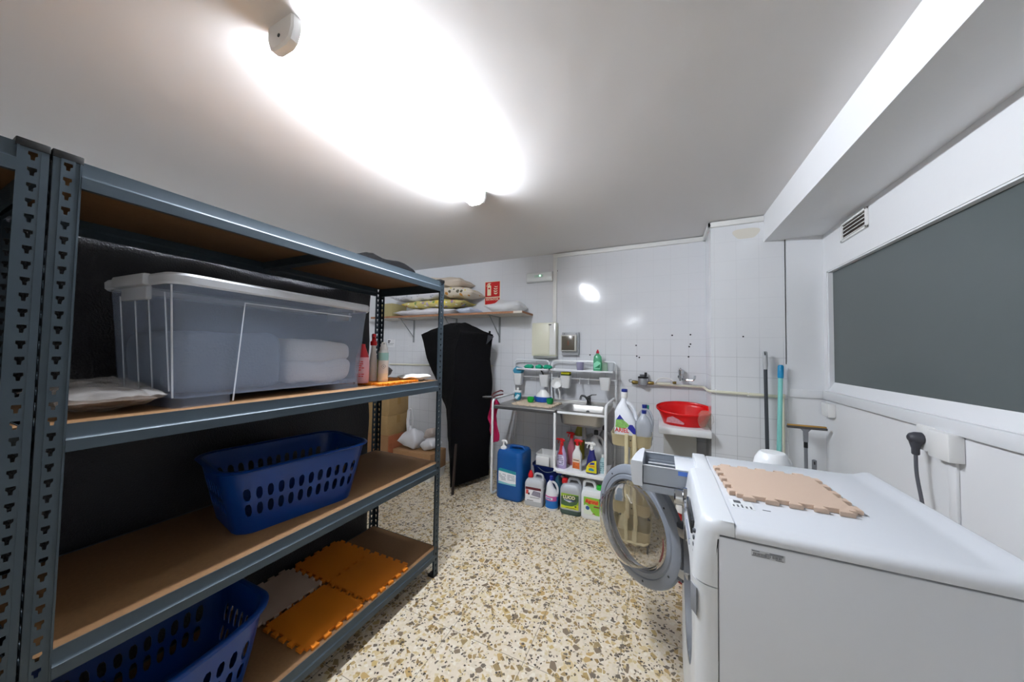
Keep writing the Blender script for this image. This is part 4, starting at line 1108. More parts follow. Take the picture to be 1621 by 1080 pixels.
text('brand_text', 'LUCO', .036, signw, gg, (-.008, -.0728, .148), sx=1.05, bold=.0012)
poly_label(gg, [(-.055, .130), (.045, .124), (.052, .136), (.03, .118), (-.005, .108), (-.045, .120)], -.0719, paper, 'white_swoosh')
bars(gg, [(-.045, .035, .121, .126)], -.0726, ink_blue, 'blue_print')
bars(gg, print_rows(-.035, .055, .058, .068, 1, 1.0) + [(.04, .055, .075, .085)], -.0720, ink)
# white and green jug
ag = thing('white_jerrycan', 'white jerrycan with green cap and a bright green label, behind the washer door', 'jerrycan', (-.522, 2.79, 0), R(0))
wm = mat('white_jug', '#e3e6e8', .35)
jug_body(.178, .135, .235, .025, .82).build('body', wm, ag)
MB().tube(fillet([(-.078, 0, .20), (-.072, 0, .288), (.012, 0, .288), (.022, 0, .225)], .03), (.012, .012), 10).build('handle', wm, ag)
MB().lathe([(.022, .228), (.026, .235), (.025, .262), (.018, .268)], c=(.055, 0, 0), seg=18).build('cap', mat('green_cap', '#27b52c', .35), ag)
flat_label(ag, -.062, .078, .045, .182, -.0681, mat('leaf_green_label', '#86c040', .45))
poly_label(ag, [(-.062, .045), (.03, .045), (.0, .075), (-.02, .11), (-.045, .12), (-.062, .11)], -.0689, mat('pale_label_wave', '#dfe8d8', .45), 'pale_wave')
poly_label(ag, [(-.05, .138), (.055, .128), (.058, .162), (-.045, .170)], -.0689, mat('orange_glow', '#e3893a', .5), 'orange_panel')
text('brand_text', 'Agerul', .038, ink_red, ag, (.003, -.0699, .148), bold=.0014)
MB().lathe([(.016, 0), (.016, .001)], seg=18, M=Matrix.Translation((-.03, -.0688, .095)) @ FACE).build('blue_seal', mat('blue_seal', '#2d5c9e', .45), ag)
bars(ag, [(.02, .075, .108, .118), (.01, .03, .052, .058)], -.0694, mat('dark_red_print', '#8a3a34', .5))

# ------------------------------------------------------------------ bottles on the lower sink shelf
ZL = .3455
t = spray('lilac spray bottle with a red trigger, front left on the lower sink shelf', (-.808, 2.835, ZL), R(-10), .088, .055, .205, mat('lilac_bottle', '#b3a2cc', .35), red_pl, 'round')
flat_label(t, -.036, .036, .03, .115, -.0282, mat('pale_lilac_label', '#d3cde4', .45), r=.015)
bars(t, print_rows(-.028, .028, .035, .11, 5), -.0288, mat('purple_ink', '#4b3f63', .6))
MB().lathe([(.0355, .125), (.027, .1475), (.0165, .19), (.0165, .203)], seg=20, cap0=False).build('red_neck', mat('red_translucent', '#b3202a', .35), t)
t = spray('red spray bottle half hidden behind the lilac one on the lower sink shelf', (-.752, 2.965, ZL), R(-10), .08, .055, .24, mat('wine_bottle', '#a8606e', .35), red_pl, 'round')
t = spray('white spray bottle with red trigger and orange fruit label on the lower sink shelf', (-.668, 2.835, ZL), R(172), .085, .055, .215, mat('white_hdpe', '#d8d8d6', .38), red_pl, 'flat')
for s in (1,):
    MB().box(-.033, .033, .0275, .0283, .02, .105).build('label', mat('peach_label', '#e0c9b0', .5), t)
    MB().box(-.031, .031, .0281, .0288, .022, .075).build('fruit_picture', mat('orange_fruit_print', '#c8642d', .5, var=.6, vscale=55), t)
    MB().box(-.026, .026, .0281, .0288, .09, .096).build('small_print', ink, t)
t = spray('blue spray bottle with yellow label and white trigger on the lower sink shelf', (-.540, 2.825, ZL), R(0), .098, .06, .20, mat('navy_bottle', '#23266b', .35), white_pl, 'slant', head_s=1.15)
poly_label(t, [(-.046, .012), (.046, .012), (.044, .118), (.015, .112), (-.02, .088), (-.038, .06)], -.0305, mat('yellow_label', '#dfd31f', .45))
poly_label(t, [(-.018, .078), (.028, .082), (.026, .1), (.0, .098)], -.0313, ink_blue, 'blue_mark')
poly_label(t, [(-.025, .06), (.03, .06), (.03, .073), (-.02, .073)], -.0313, mat('orange_print', '#e08a25', .5), 'orange_print')
poly_label(t, [(-.022, .03), (.02, .028), (.026, .042), (.0, .052), (-.018, .046)], -.0313, mat('cyan_print', '#2c7f9f', .5), 'cyan_mark')
t = thing('slim_bottle', 'small pale teal bottle at the right end of the lower sink shelf', 'bottle', (-.455, 2.87, ZL))
MB().loft([[(p[0], p[1], z) for p in rrect(w, d, .012, 4)] for z, w, d in ((0, .05, .035), (.1, .05, .035), (.125, .03, .025), (.135, .024, .022))]).build('bottle', mat('pale_teal_bottle', '#a9c9cd', .35), t)
MB().lathe([(.013, .134), (.013, .155)], seg=14).build('cap', white_pl, t)
bars(t, print_rows(-.02, .02, .02, .10, 5), -.0178, mat('teal_ink', '#4c7f88', .6))
t = thing('oil_bottle', 'olive yellow bottle with a black cap at the back of the lower sink shelf', 'bottle', (-.725, 3.16, ZL))
MB().lathe([(.046, 0), (.05, .01), (.05, .20), (.046, .24), (.024, .31), (.020, .34)], seg=24).build('bottle', mat('olive_oil_plastic', '#8d8420', .3), t)
MB().lathe([(.022, .335), (.022, .372)], seg=16).build('cap', black_pl, t)
MB().loft([[(.0506 * math.cos(2 * PI * k / 24), .0506 * math.sin(2 * PI * k / 24), z) for k in range(24)] for z in (.19, .225)], False, False).build('label', paper, t)
b3 = handle_bottle('handled_bottle', 'grey white handled bottle with dark cap behind the blue spray bottle', (-.53, 3.0, ZL), R(0), mat('silvery_white', '#c9cbcd', .35), mat('graphite_cap', '#37383c', .4), 1.12)
b4 = handle_bottle('handled_bottle', 'dim handled bottle in the back right corner of the lower sink shelf', (-.475, 3.14, ZL), R(0), mat('smoky_white', '#a5a6a8', .35), mat('graphite_cap', '#37383c', .4), 1.2)

# ------------------------------------------------------------------ trolley
TL = Vector((-.195, 2.62, 0))
tro = thing('utility_trolley', 'cream metal utility trolley with jugs on its top tray', 'trolley', TL, 0)
crm = mat('cream_metal', '#d5c9a2', .4)
def ttray(z, w=.27, d=.42, h=.085):
    mb = MB(); mb.shell([[(p[0], p[1], q) for p in rrect(w * k, d * k, .045, 6)] for q, k in ((z - h, .93), (z - h + .006, .95), (z - .003, 1), (z, 1.015))], .0025)
    mb.build('tray', crm, tro, ang=50)
ttray(.80); ttray(.335); ttray(.15)
for sy in (-1, 1):
    y = sy * .217
    for x in (-.026, .026):
        MB().tube([(x, y, .06), (x, y, .81)], (.013, .006), 8, flat=(1, 0, 0)).build('upright', crm, tro)
    MB().tube(fillet([(-.12, sy * .17, .075), (-.10, y, .075), (.10, y, .075), (.12, sy * .17, .075)], .03), .008).build('foot_rail', crm, tro)
    for x in (-.11, .11):
        MB().lathe([(.020, -.008), (.024, -.005), (.024, .005), (.020, .008)], seg=16, M=Matrix.Translation((x, sy * .175, .0245)) @ Matrix.Rotation(PI / 2, 4, 'Y')).box(x - .01, x + .01, sy * .175 - .012, sy * .175 + .012, .045, .08, .002).build('castor', dark_pl, tro)
MB().lathe([(.005, 0), (.004, .003)], seg=10, M=Matrix.Translation((0, -.2125, .765)) @ FACE).build('screw', dark_pl, tro)
MB().lathe([(.005, 0), (.004, .003)], seg=10, M=Matrix.Translation((0, -.2125, .30)) @ FACE).build('screw', dark_pl, tro)
ZJ = .7235
aj = thing('detergent_jug', 'white detergent jug with dark blue cap and a green red lettered label in the trolley', 'detergent jug', (-.238, 2.525, ZJ), R(-3))
jw = mat('detergent_white', '#dfe2e8', .35)
MB().loft([[(p[0], p[1], z) for p in rrect(w, d, .03, 6, cx, 0)] for z, w, d, cx in ((0, .142, .10, 0), (.012, .152, .108, 0), (.16, .150, .108, 0), (.22, .115, .095, -.018), (.26, .075, .07, -.022), (.30, .042, .042, -.014), (.325, .036, .036, -.01))]).build('body', jw, aj)
MB().tube(fillet([(.0, 0, .29), (.045, 0, .265), (.074, 0, .19), (.066, 0, .14)], .04), (.013, .014), 10).build('handle', jw, aj)
MB().lathe([(.021, .32), (.023, .325), (.023, .36), (.019, .365)], c=(-.01, 0, 0), seg=20).build('neck', white_pl, aj)
MB().lathe([(.022, .364), (.022, .382), (.018, .386)], c=(-.01, 0, 0), seg=20).build('cap', mat('navy_cap', '#1d2c78', .35), aj)
mb = MB()
poly_label(aj, [(-.064, .112), (.0, .105), (.035, .13), (.015, .15), (-.02, .175), (-.060, .165)], -.0542, mat('leafy_label', '#86b862', .45, var=.5, vscale=70))
poly_label(aj, [(-.058, .166), (-.02, .172), (-.002, .164), (-.034, .205)], -.0550, mat('violet_blue_label', '#2c2f93', .45), 'blue_peak')
poly_label(aj, [(.02, .112), (.06, .075), (.074, .075), (.074, .11), (.055, .138), (.035, .138)], -.0550, mat('violet_blue_label', '#2c2f93', .45), 'blue_wave')
text('brand_text', 'ARIEL', .042, ink_red, aj, (-.018, -.0548, .092), sx=.92, bold=.001)
cj = thing('clear_jug', 'clear plastic jug with a blue cap, front right in the trolley tray', 'jug', (-.112, 2.50, ZJ), R(-6))
cjm = clear_mat('frosty_jug', '#cfd4dc', .62, .25, .3)
def cjug(t, s=1.0):
    MB().loft([[(p[0] * s, p[1] * s, z * s) for p in rrect(w, d, .03, 6)] for z, w, d in ((0, .098, .09), (.01, .104, .095), (.15, .10, .09), (.19, .07, .07), (.215, .03, .03), (.225, .026, .026))]).build('body', cjm, t)
    MB().lathe([(.016 * s, .222 * s), (.017 * s, .245 * s)], seg=16).build('cap', mat('navy_cap', '#1d2c78', .35), t)
    MB().tube([Vector(p) * s for p in fillet([(.008, 0, .218), (.035, 0, .20), (.055, 0, .15), (.05, 0, .10)], .03)], (.008, .010), 8).build('handle', cjm, t)
cjug(cj)
cj2 = thing('clear_jug', 'clear plastic jug with a lighter blue cap, behind the front one in the trolley', 'jug', (-.115, 2.64, ZJ), R(-6)); cjug(cj2, 1.08)
cj3 = thing('green_capped_bottle', 'bottle with a green cap behind the clear jugs in the trolley', 'bottle', (-.105, 2.76, ZJ), 0)
MB().lathe([(.034, 0), (.036, .01), (.036, .15), (.015, .20), (.013, .215)], seg=20).build('bottle', cjm, cj3)
MB().lathe([(.018, .21), (.018, .245)], seg=14).build('cap', mat('sea_green_cap', '#1f9e82', .35), cj3)
# on the middle tray
o = thing('milk_carton', 'white and pale blue carton standing on the trolley tray below the top one', 'carton', (-.285, 2.53, .253), R(-4))
MB().box(-.03, .03, -.03, .03, 0, .19, .003).prism([(-.03, .19), (.03, .19), (.0, .23)], -.028, .028, M=FACE).build('carton', paper, o)
poly_label(o, [(-.028, .03), (.02, .02), (.026, .16), (-.01, .17)], -.0306, mat('pale_blue_print', '#9fb4cc', .5), 'blue_print')
o = thing('cream_tub', 'cream plastic tub next to the carton on the trolley', 'tub', (-.165, 2.56, .253), 0)
MB().lathe([(.045, 0), (.05, .2), (.053, .205), (.053, .225), (.045, .23)], seg=24).build('tub', mat('cream_tub', '#cdbfa4', .45), o)

# ------------------------------------------------------------------ wash basin shelf, red tub, taps
sb = thing('wash_basin', 'thick white wash basin slab on a grey pedestal beside the column', 'basin', (.168, 3.14, 0))
MB().box(-.192, .190, -.205, .21, .718, .776, .012).build('slab', white_en, sb)
MB().box(-.15, .10, -.02, .21, 0, .719, .004).build('pedestal', mat('grey_plinth', '#b9b9b5', .6), sb)
rt = thing('red_tub', 'red oval plastic tub on the wash basin slab', 'tub', (.176, 3.13, .7765))
redt = mat('bright_red_plastic', '#d8090f', .3)
def orow(z, a, b, tilt=0, n=48): return [(p[0], p[1], z + tilt * p[1]) for p in ell(a, b, n)]
mb = MB(); mb.shell([orow(0, .155, .118), orow(.004, .160, .122), orow(.11, .200, .150, .16), orow(.125, .205, .153, .18), orow(.127, .218, .164, .2), orow(.137, .220, .166, .2), orow(.141, .217, .163, .2)], .004)
mb.build('tub', redt, rt, ang=50)
lb_ = MB(); lb_.prism([(-.11, .03), (.02, .022), (.025, .035), (-.02, .065), (-.06, .085), (-.10, .07)], 0, .001, M=Matrix.Translation((-.03, -.127, .0)) @ Matrix.Rotation(R(-9), 4, 'Z') @ Matrix.Rotation(R(13), 4, 'X') @ FACE)
lb_.build('worn_label', mat('pale_pink_sticker', '#cf8e97', .5, var=.4, vscale=60), rt)
cb_ = clear_mat('clear_film', '#d0c6b4', .2, .12, .1)
mb = MB(); mb.pillow(.11, .07, .15, 16, .03, 51); mb.jitter(.012, 22, 3)
o = mb.build('plastic_bag', cb_, ang=40); o.location = (.318, 3.0, .7765); tag(o, 'small clear plastic bag leaning at the right of the red tub', 'bag')
# stop valve with meter left
wv = thing('stop_valve', 'grey water filter valve with a black handle on the tiled wall', 'valve', (at(1018, 600, y=YB - .05).x, YB - .05, at(1018, 606, y=YB - .05).z))
MB().lathe([(.03, -.03), (.042, -.02), (.045, .03), (.042, .042)], seg=20).build('filter_body', mat('grey_metal', '#a0a3a6', .35, .6), wv)
MB().lathe([(.046, .042), (.046, .055), (.03, .062)], seg=20).box(-.03, .03, -.008, .008, .066, .076, .003).box(.012, .034, -.012, .012, .06, .098, .004).build('black_handle', black_pl, wv)
MB().lathe([(.014, -.045), (.018, -.07), (.018, -.09), (.012, -.10)], seg=12, M=Matrix.Rotation(PI / 2, 4, 'Y')).build('brass_fitting', brass, wv)
MB().tube(fillet([(-.09, 0, 0), (-.12, -.01, .0), (-.125, -.01, .022), (-.10, -.01, .026)], .01), .004, 6).build('hose_clip', chrome, wv)
MB().lathe([(.012, .04), (.016, .06), (.016, .085), (.012, .10)], seg=12, M=Matrix.Rotation(PI / 2, 4, 'Y')).build('brass_fitting', brass, wv)
MB().tube([(.09, 0, 0), (.20, .015, -.005), (.235, .015, -.004)], .014).build('connecting_pipe', cream_pl, wv)
MB().tube(fillet([(.10, -.015, .0), (.13, -.015, .045), (.17, -.015, .055), (.23, -.015, .05), (.26, -.01, .02)], .03), .006).build('hose', white_pl, wv)
MB().lathe([(.012, 0), (.012, .03)], seg=12, M=Matrix.Translation((.25, -.01, .015)) @ Matrix.Rotation(PI / 2, 4, 'Y')).build('brass_nut', brass, wv)
wt = thing('wall_tap', 'chrome wall tap above the red tub', 'tap', (at(1078, 597, y=YB - .04).x, YB - .001, at(1078, 597, y=YB - .04).z))
MB().lathe([(.026, 0), (.024, .006), (.012, .01), (.012, .05)], seg=16, M=FACE).build('wall_flange', chrome, wt)
MB().lathe([(.016, -.035), (.018, 0), (.018, .02), (.022, .024), (.024, .06), (.016, .07)], c=(0, -.05, 0), seg=16).build('body', chrome, wt)
MB().box(-.02, .0, -.075, -.045, .06, .085, .006).build('lever', chrome, wt)
MB().tube(fillet([(0, -.05, -.01), (.03, -.09, -.025), (.10, -.11, -.02), (.105, -.11, .02)], .02), .008).build('spout', chrome, wt)
# ------------------------------------------------------------------ washing machine
WO = Vector((.385, 1.286, 0)); NW = -WO
wm_ = thing('washing_machine', 'white front loading washing machine with its round door and detergent drawer open', 'washing machine', WO)
wen = mat('appliance_white', '#d3d7dd', .25)
wen2 = mat('appliance_white_front', '#d6dade', .3)
Y0, Y1, ZB, ZTOP = .976, 1.596, .10, .95
XS = .129                       # where the side panel starts behind the front shell
MB().box(.10, .66, Y0 + .02, Y1 - .02, 0, ZB, .004).build('plinth', mat('plinth_white', '#c9ccd0', .5), wm_, NW)
mb = MB()
mb.box(XS + .002, .672, Y0, Y0 + .012, ZB, .9125, .003).box(XS + .002, .672, Y1 - .012, Y1, ZB, .9145, .003).box(.66, .672, Y0, Y1, ZB, .9145, .002).box(XS, .672, Y0, Y1, ZB, ZB + .012)
mb.build('side_panels', wen, wm_, NW)
# lid: flat top with softened long edges and a raised rear rim
def lidring(y, dz=0):
    pr_ = [(.166, .9175), (.166, .944), (.170, .950), (.60, .950), (.628, .953), (.650, .962), (.664, .964), (.675, .958), (.678, .945), (.678, .9175)]
    return [(x, y, z - (dz if z > .93 else 0)) for x, z in pr_]
mb = MB(); mb.loft([lidring(Y0 - .002, .020), lidring(Y0 + .002, .010), lidring(Y0 + .012, .003), lidring(Y0 + .03, 0), lidring(Y1 - .02, 0), lidring(Y1 - .006, .004), lidring(Y1, .014)])
mb.build('lid', wen, wm_, NW)
# front shell
def plan(xf, ya, yb, r, rf=.004, n=8):
    pts = [(XS + .036, ya)]
    for k in range(n + 1):
        a = R(270 - 90 * k / n); pts.append((xf + r + r * math.cos(a), ya + r + r * math.sin(a)))
    for k in range(5):
        a = R(180 - 90 * k / 4); pts.append((xf + rf + rf * math.cos(a), yb - rf + rf * math.sin(a)))
    pts.append((XS + .036, yb)); return pts
def plan2(xf, ya, yb, r, rf=.004, xb=XS):
    p = plan(xf, ya, yb, r, rf); p[0] = (xb, ya); p[-1] = (xb, yb); return p
YD = 1.391                      # the drawer sits between YD and Y1
mb = MB()
secs = [(.784, .074, XS), (.80, .074, XS), (.86, .080, XS), (.905, .087, XS), (.917, .0885, XS)]
mb.loft([[(x, y, z) for x, y in plan2(xf, Y0, YD, .045, .004, xb)] for z, xf, xb in secs], cap1=False)
secs = [(.917, .0885, .1655), (.935, .092, .1655), (.945, .098, .1655), (.950, .110, .1655)]
mb.loft([[(x, y + (0 if z < .94 else (.006 if y < Y0 + .03 else 0)), z) for x, y in plan2(xf, Y0, YD, .045, .004, xb)] for z, xf, xb in secs], cap0=False)
mb.box(.120, .1655, YD, Y1, .917, .950, .004)
fa = mb.build('control_panel', wen2, wm_, NW)
mb = MB(); mb.box(.120, .128, YD, Y1, .79, .917); mb.build('drawer_recess', mat('recess_grey', '#5d636a', .5), wm_, NW)
# lower front with a round opening
CYD, CZD, RH = 1.286, .57, .195
mb = MB()
n = 48
circ = [(CYD + RH * math.cos(2 * PI * k / n), CZD + RH * math.sin(2 * PI * k / n)) for k in range(n)]
def sq(k):
    a = 2 * PI * k / n; c, s_ = math.cos(a), math.sin(a); t_ = min(.245 / abs(c) if abs(c) > 1e-6 else 9, .205 / abs(s_) if abs(s_) > 1e-6 else 9)
    return (CYD + c * t_, CZD + s_ * t_)
sqr = [sq(k) for k in range(n)]
XFf = .080
mb.loft([[(XFf, y, z) for y, z in sqr], [(XFf, y, z) for y, z in circ]], False, False)
mb.box(XFf, XS, CYD - .245, CYD + .245, CZD + .2, .781).box(XFf, XS, CYD - .245, CYD + .245, ZB, CZD - .2)
for ya, yb, rr_ in ((Y0, CYD - .24, .045),):
    mb.loft([[(x, y, z) for x, y in plan2(XFf - (.006 if z > .74 else 0), ya, yb, rr_)] for z in (ZB, .5, .74, .781)])
mb.box(XFf, XS, CYD + .24, Y1, ZB, .781, .012)
mb.build('front_panel', wen2, wm_, NW)
MB().loft([[(XFf + dx, CYD + r * math.cos(2 * PI * k / n), CZD + r * math.sin(2 * PI * k / n)) for k in range(n)] for dx, r in ((.001, .1945), (.03, .186), (.05, .188), (.06, .165), (.11, .160), (.12, .20), (.40, .20))], False, True).build('drum_opening', mat('gasket_grey', '#6a6d72', .5), wm_, NW)
# controls on the panel
def onface(px, py, x): return at(px, py, x=x)
disp = MB(); disp.box(.0755, .0835, 1.065, 1.235, .862, .900, .002); disp.build('display', mat('display_dark', '#25282c', .15), wm_, NW)
for k in range(5):
    MB().box(.0775, .090, 1.022, 1.036, .885 - .018 * k, .893 - .018 * k, .002).build('button', mat('button_grey', '#4b4f55', .4), wm_, NW)
MB().box(.073, .077, 1.10, 1.30, .812, .816).box(.073, .077, 1.10, 1.22, .828, .831).box(.074, .078, 1.27, 1.30, .835, .85).build('panel_print', mat('print_grey', '#9296a0', .5), wm_, NW)
kb = MB().lathe([(.036, -.004), (.036, .008), (.031, .011)], seg=28, M=Matrix.Translation((.080, 1.338, .852)) @ Matrix.Rotation(-PI / 2, 4, 'Y')).build('dial', chrome, wm_, NW)
MB().lathe([(.027, .008), (.0265, .034), (.023, .038), (.0, .038)], seg=28, M=Matrix.Translation((.080, 1.338, .852)) @ Matrix.Rotation(-PI / 2, 4, 'Y'), cap1=False).build('dial_knob', mat('satin_chrome', '#c4c8cc', .2, 1.0), kb)
q = at(1099, 915, x=.0735)
MB().box(-.0012, .0012, -.013, .013, .690, .760, .0005, M=Matrix.Translation((.0780, 1.0035, 0)) @ Matrix.Rotation(R(25), 4, 'Z')).build('energy_sticker', mat('sticker_grey', '#7d8187', .5), wm_, NW)
# side panel rating label with a bar code
def side_pt(px, py): return at(px, py, y=Y0)
a = side_pt(1189, 867); b = side_pt(1243, 894)
MB().box(a.x, b.x, Y0 - .0010, Y0 + .0005, b.z + .003, a.z - .003).build('rating_label', mat('label_grey_white', '#c2c6cb', .5), wm_, NW)
mb = MB(); x = a.x + .004
w_ = b.x - a.x; hgt = a.z - b.z - .006
while x < b.x - .006:
    ww = rd.choice([.0006, .0009, .0014]); 
    if abs((x - a.x) / w_ - .6) > .02: mb.box(x, x + ww, Y0 - .0016, Y0 - .0008, b.z + .003 + hgt * .25, b.z + .003 + hgt * .62)
    x += ww + rd.choice([.0007, .001, .0013])
for x0, x1, z0, z1 in ((.02, .25, .82, .92), (.55, .95, .84, .95), (.42, .95, .68, .76), (.02, .55, .12, .18), (.72, .95, .08, .15)):
    mb.box(a.x + w_ * x0, a.x + w_ * x1, Y0 - .0016, Y0 - .0008, b.z + .003 + hgt * z0, b.z + .003 + hgt * z1)
mb.build('bar_code', mat('barcode_grey', '#6a6d73', .6), wm_, NW)
# worn sticker on the lid
mb = MB(); mb.box(.178, .232, 1.085, 1.140, .9498, .9506); mb.build('lid_sticker', mat('pale_sticker', '#d4d8da', .5), wm_, NW)
mb = MB(); mb.box(.188, .205, 1.118, 1.136, .9504, .9510)
for k in range(5): mb.box(.182 + .01 * k, .186 + .01 * k, 1.09, 1.09 + .012 + .004 * (k % 3), .9504, .9510)
mb.box(.25, .268, 1.098, 1.101, .9499, .9507)
mb.build('sticker_print', mat('sticker_ink', '#55585e', .6), wm_, NW)
# drawer, pulled out
dr = MB()
def dplan(k=0.0): return [(-.068, YD + .002), (-.068, Y1 - .002), (-.082, Y1 - .002), (-.092, Y1 - .03), (-.102, YD + .12), (-.109, YD + .06), (-.113, YD + .002)]
dr.loft([[(x + (.02 * (1 - f) if x < -.07 else 0) * 1, y, z) for x, y in dplan()] for z, f in ((.848, .35), (.86, .7), (.90, .9), (.938, 1.0), (.944, .8))])
dfr = dr.build('detergent_drawer', wen, wm_, NW)
gt = mat('drawer_grey', '#9ea6b0', .35)
dpt = Vector((0, 0, 0))
mb = MB()
ya, yb, xa, xb, z0, z1 = YD + .010, Y1 - .012, -.069, .125, .858, .928
mb.box(xa, xb, ya, ya + .004, z0 - .03, z1).box(xa, xb, yb - .004, yb, z0, z1 + .004).box(xa, xb, ya, yb, z0 - .002, z0 + .002)
mb.box(xa + .02, xb, ya + .055, ya + .058, z0, z1 - .004).box(xa + .02, .07, yb - .06, yb - .057, z0, z1 - .01).box(xa - .0, xa + .004, ya, yb, z0, z1)
mb.build('drawer_tray', gt, dfr)
mb = MB(); mb.box(xa, .05, ya - .001, ya + .006, z1 - .001, z1 + .003, .001).box(xa, .05, yb - .006, yb + .001, z1 + .002, z1 + .006, .001).box(xa + .02, .05, ya + .053, ya + .060, z1 - .006, z1 - .001, .001)
mb.build('tray_rim', wen, dfr)
MB().box(.05, xb, ya + .004, yb - .004, z1 - .012, z1 + .002, .002).build('siphon_cover', wen, dfr)
MB().box(.058, .092, ya - .0008, ya + .0002, z1 - .020, z1 - .004).build('blue_sticker', mat('blue_sticker', '#4d79d0', .4), dfr)
# the door, swung wide open
dv = Vector((.728, -.685, 0)); nv_ = Vector((-.685, -.728, 0))
MD = Matrix(((dv.x, 0, nv_.x, -.1125), (dv.y, 0, nv_.y, 1.66), (0, 1, 0, .57), (0, 0, 0, 1)))
MDL = Matrix.Translation(NW) @ MD
ringm = mat('door_grey', '#868d98', .38)
prof = [(.186, -.012), (.20, -.034), (.236, -.038), (.256, -.028), (.262, -.008), (.258, .006), (.248, .012), (.222, .013), (.218, .009), (.212, .013), (.196, .014), (.188, .006), (.186, -.012)]
door = MB().lathe(prof, seg=72, M=MDL, cap0=False, cap1=False).build('door', ringm, wm_, ang=30)
gl = mat('door_glass', '#f2f0ee', .02, trans=1.0, ior=1.35)
outer = [(.190, .002), (.188, .012), (.180, .018), (.176, .035), (.168, .065), (.156, .088), (.138, .099), (.10, .103), (.0, .104)]
inner = [(.0, .101), (.10, .100), (.136, .096), (.1535, .086), (.165, .064), (.173, .033), (.177, .015), (.184, .002)]
MB().lathe(outer + inner + [(.190, .002)], seg=64, M=MDL, cap0=False, cap1=False).build('door_glass', gl, door, ang=50)
MB().lathe([(.186, -.030), (.150, -.036), (.0, -.038), (.0, -.035), (.15, -.033), (.186, -.027), (.186, -.030)], seg=48, M=MDL, cap0=False, cap1=False).build('outer_window', clear_mat('smoked_clear', '#9a9890', .18, .1, .1), door, ang=50)
MB().box(-.225, -.205, -.05, .05, .010, .020, .004, M=MDL).box(-.245, -.228, -.012, .012, .008, .022, .003, M=MDL).build('door_latch', mat('latch_dark', '#4c5058', .4), door)
for z in (-.075, .085):
    MB().box(.215, .290, z - .018, z + .018, -.020, .006, .005, M=MDL).build('hinge', mat('hinge_metal', '#a9a7a2', .4, .5), door)
MB().box(.232, .262, -.11, .12, -.030, .004, .006, M=MDL).build('hinge_cover', mat('hinge_cover', '#4a4e55', .45), door)
for aa in (40, 130, 215, 330, 285):
    MB().lathe([(.005, 0), (.004, .002)], seg=8, M=MDL @ Matrix.Translation((.234 * math.cos(R(aa)), .234 * math.sin(R(aa)), .0122))).build('screw', dark_pl, door)
# red bottle behind the door, white container behind the machine
q = at(1080, 800, y=2.25)
rb = thing('red_bottle', 'red bottle with a white cap seen past the door hinge of the washing machine', 'bottle', (q.x, 2.25, 0))
MB().lathe([(.032, 0), (.036, .01), (.036, .36), (.026, .40), (.022, .42)], seg=20).build('bottle', mat('dark_red_bottle', '#8e1a15', .4), rb)
MB().lathe([(.034, .415), (.036, .43), (.034, .462), (.028, .468)], seg=16).build('cap', white_pl, rb)
q = at(1223, 716, y=1.78)
wc = thing('white_canister', 'tall white round container standing behind the washing machine', 'container', (q.x, 1.78, 0))
MB().lathe([(.055, 0), (.062, .02), (.066, q.z - .06), (.064, q.z - .055)], seg=32).build('container', white_pl, wc)
MB().lathe([(.070, q.z - .058), (.064, q.z - .03), (.050, q.z - .006), (.044, q.z), (.0, q.z + .001)], seg=32, cap1=False).build('lid', white_en, wc)

# ------------------------------------------------------------------ poles and squeegee in the corner
YP = 2.955
def up(px, py, y=YP): return at(px, py, y=y)
a = up(1211, 557); b = up(1213.5, 720)
d = (b - a) / (a.z - b.z)
po = thing('mop_pole', 'dark grey pole with a pale grey grip leaning in the corner by the column', 'mop pole', (b.x + d.x * b.z, YP - .04, 0))
T = lambda z: Vector((a.x + d.x * (a.z - z), YP - .04 * z / a.z * 0 - .04 * (1 - z / a.z) , z)) - po.location
mb = MB().tube([T(.03), T(1.27)], .012, 10); mb.box(-.016, .016, -.03, .03, 0.0, .035, .01); mb.build('pole', mat('graphite_pole', '#3d4247', .4), po)
mb = MB().tube([T(1.27), T(1.30), T(1.37), T(1.40), T(1.405)], [.013, .0155, .0155, .013, .005], 12); gr = mb.build('grip', mat('pale_grey_grip', '#b0b3b6', .45), po)
MB().tube([T(1.375) + Vector((-.004, -.016, 0)), T(1.398) + Vector((-.004, -.010, 0))], .004, 6).build('hang_hole', dark_pl, gr)
a = up(1236, 578); b = up(1231, 720); d = (b - a) / (a.z - b.z)
po = thing('mop_pole', 'pale turquoise pole with a blue grip leaning in the corner beside the dark pole', 'mop pole', (b.x + d.x * b.z, YP - .06, 0))
T = lambda z: Vector((a.x + d.x * (a.z - z), YP - .06 * (1 - z / a.z), z)) - po.location
mb = MB().tube([T(.03), T(1.215)], .0145, 10); mb.box(-.017, .017, -.03, .03, 0, .03, .008); mb.build('pole', mat('pale_turquoise', '#86cfc8', .4), po)
MB().tube([T(1.21), T(1.22), T(1.295), T(1.306)], [.016, .018, .018, .012], 12).build('grip', mat('bright_blue_grip', '#1787b8', .4), po)
hx0, hx1 = up(1241, 672).x, up(1303, 672).x; hz = up(1272, 674).z; hxm = up(1270, 690).x
sqg = thing('squeegee', 'grey squeegee with a yellow edge standing head up in the corner', 'squeegee', (hxm, YP - .06, 0))
mb = MB(); mb.box(hx0 - hxm, hx1 - hxm, -.012, .012, hz - .012, hz + .004, .003); mb.build('head', mat('dark_grey_head', '#4b4a4b', .5), sqg)
MB().box(hx0 - hxm + .003, hx1 - hxm - .003, -.006, .010, hz + .004, hz + .014, .002).build('yellow_blade', mat('ochre_foam', '#b58a45', .7), sqg)
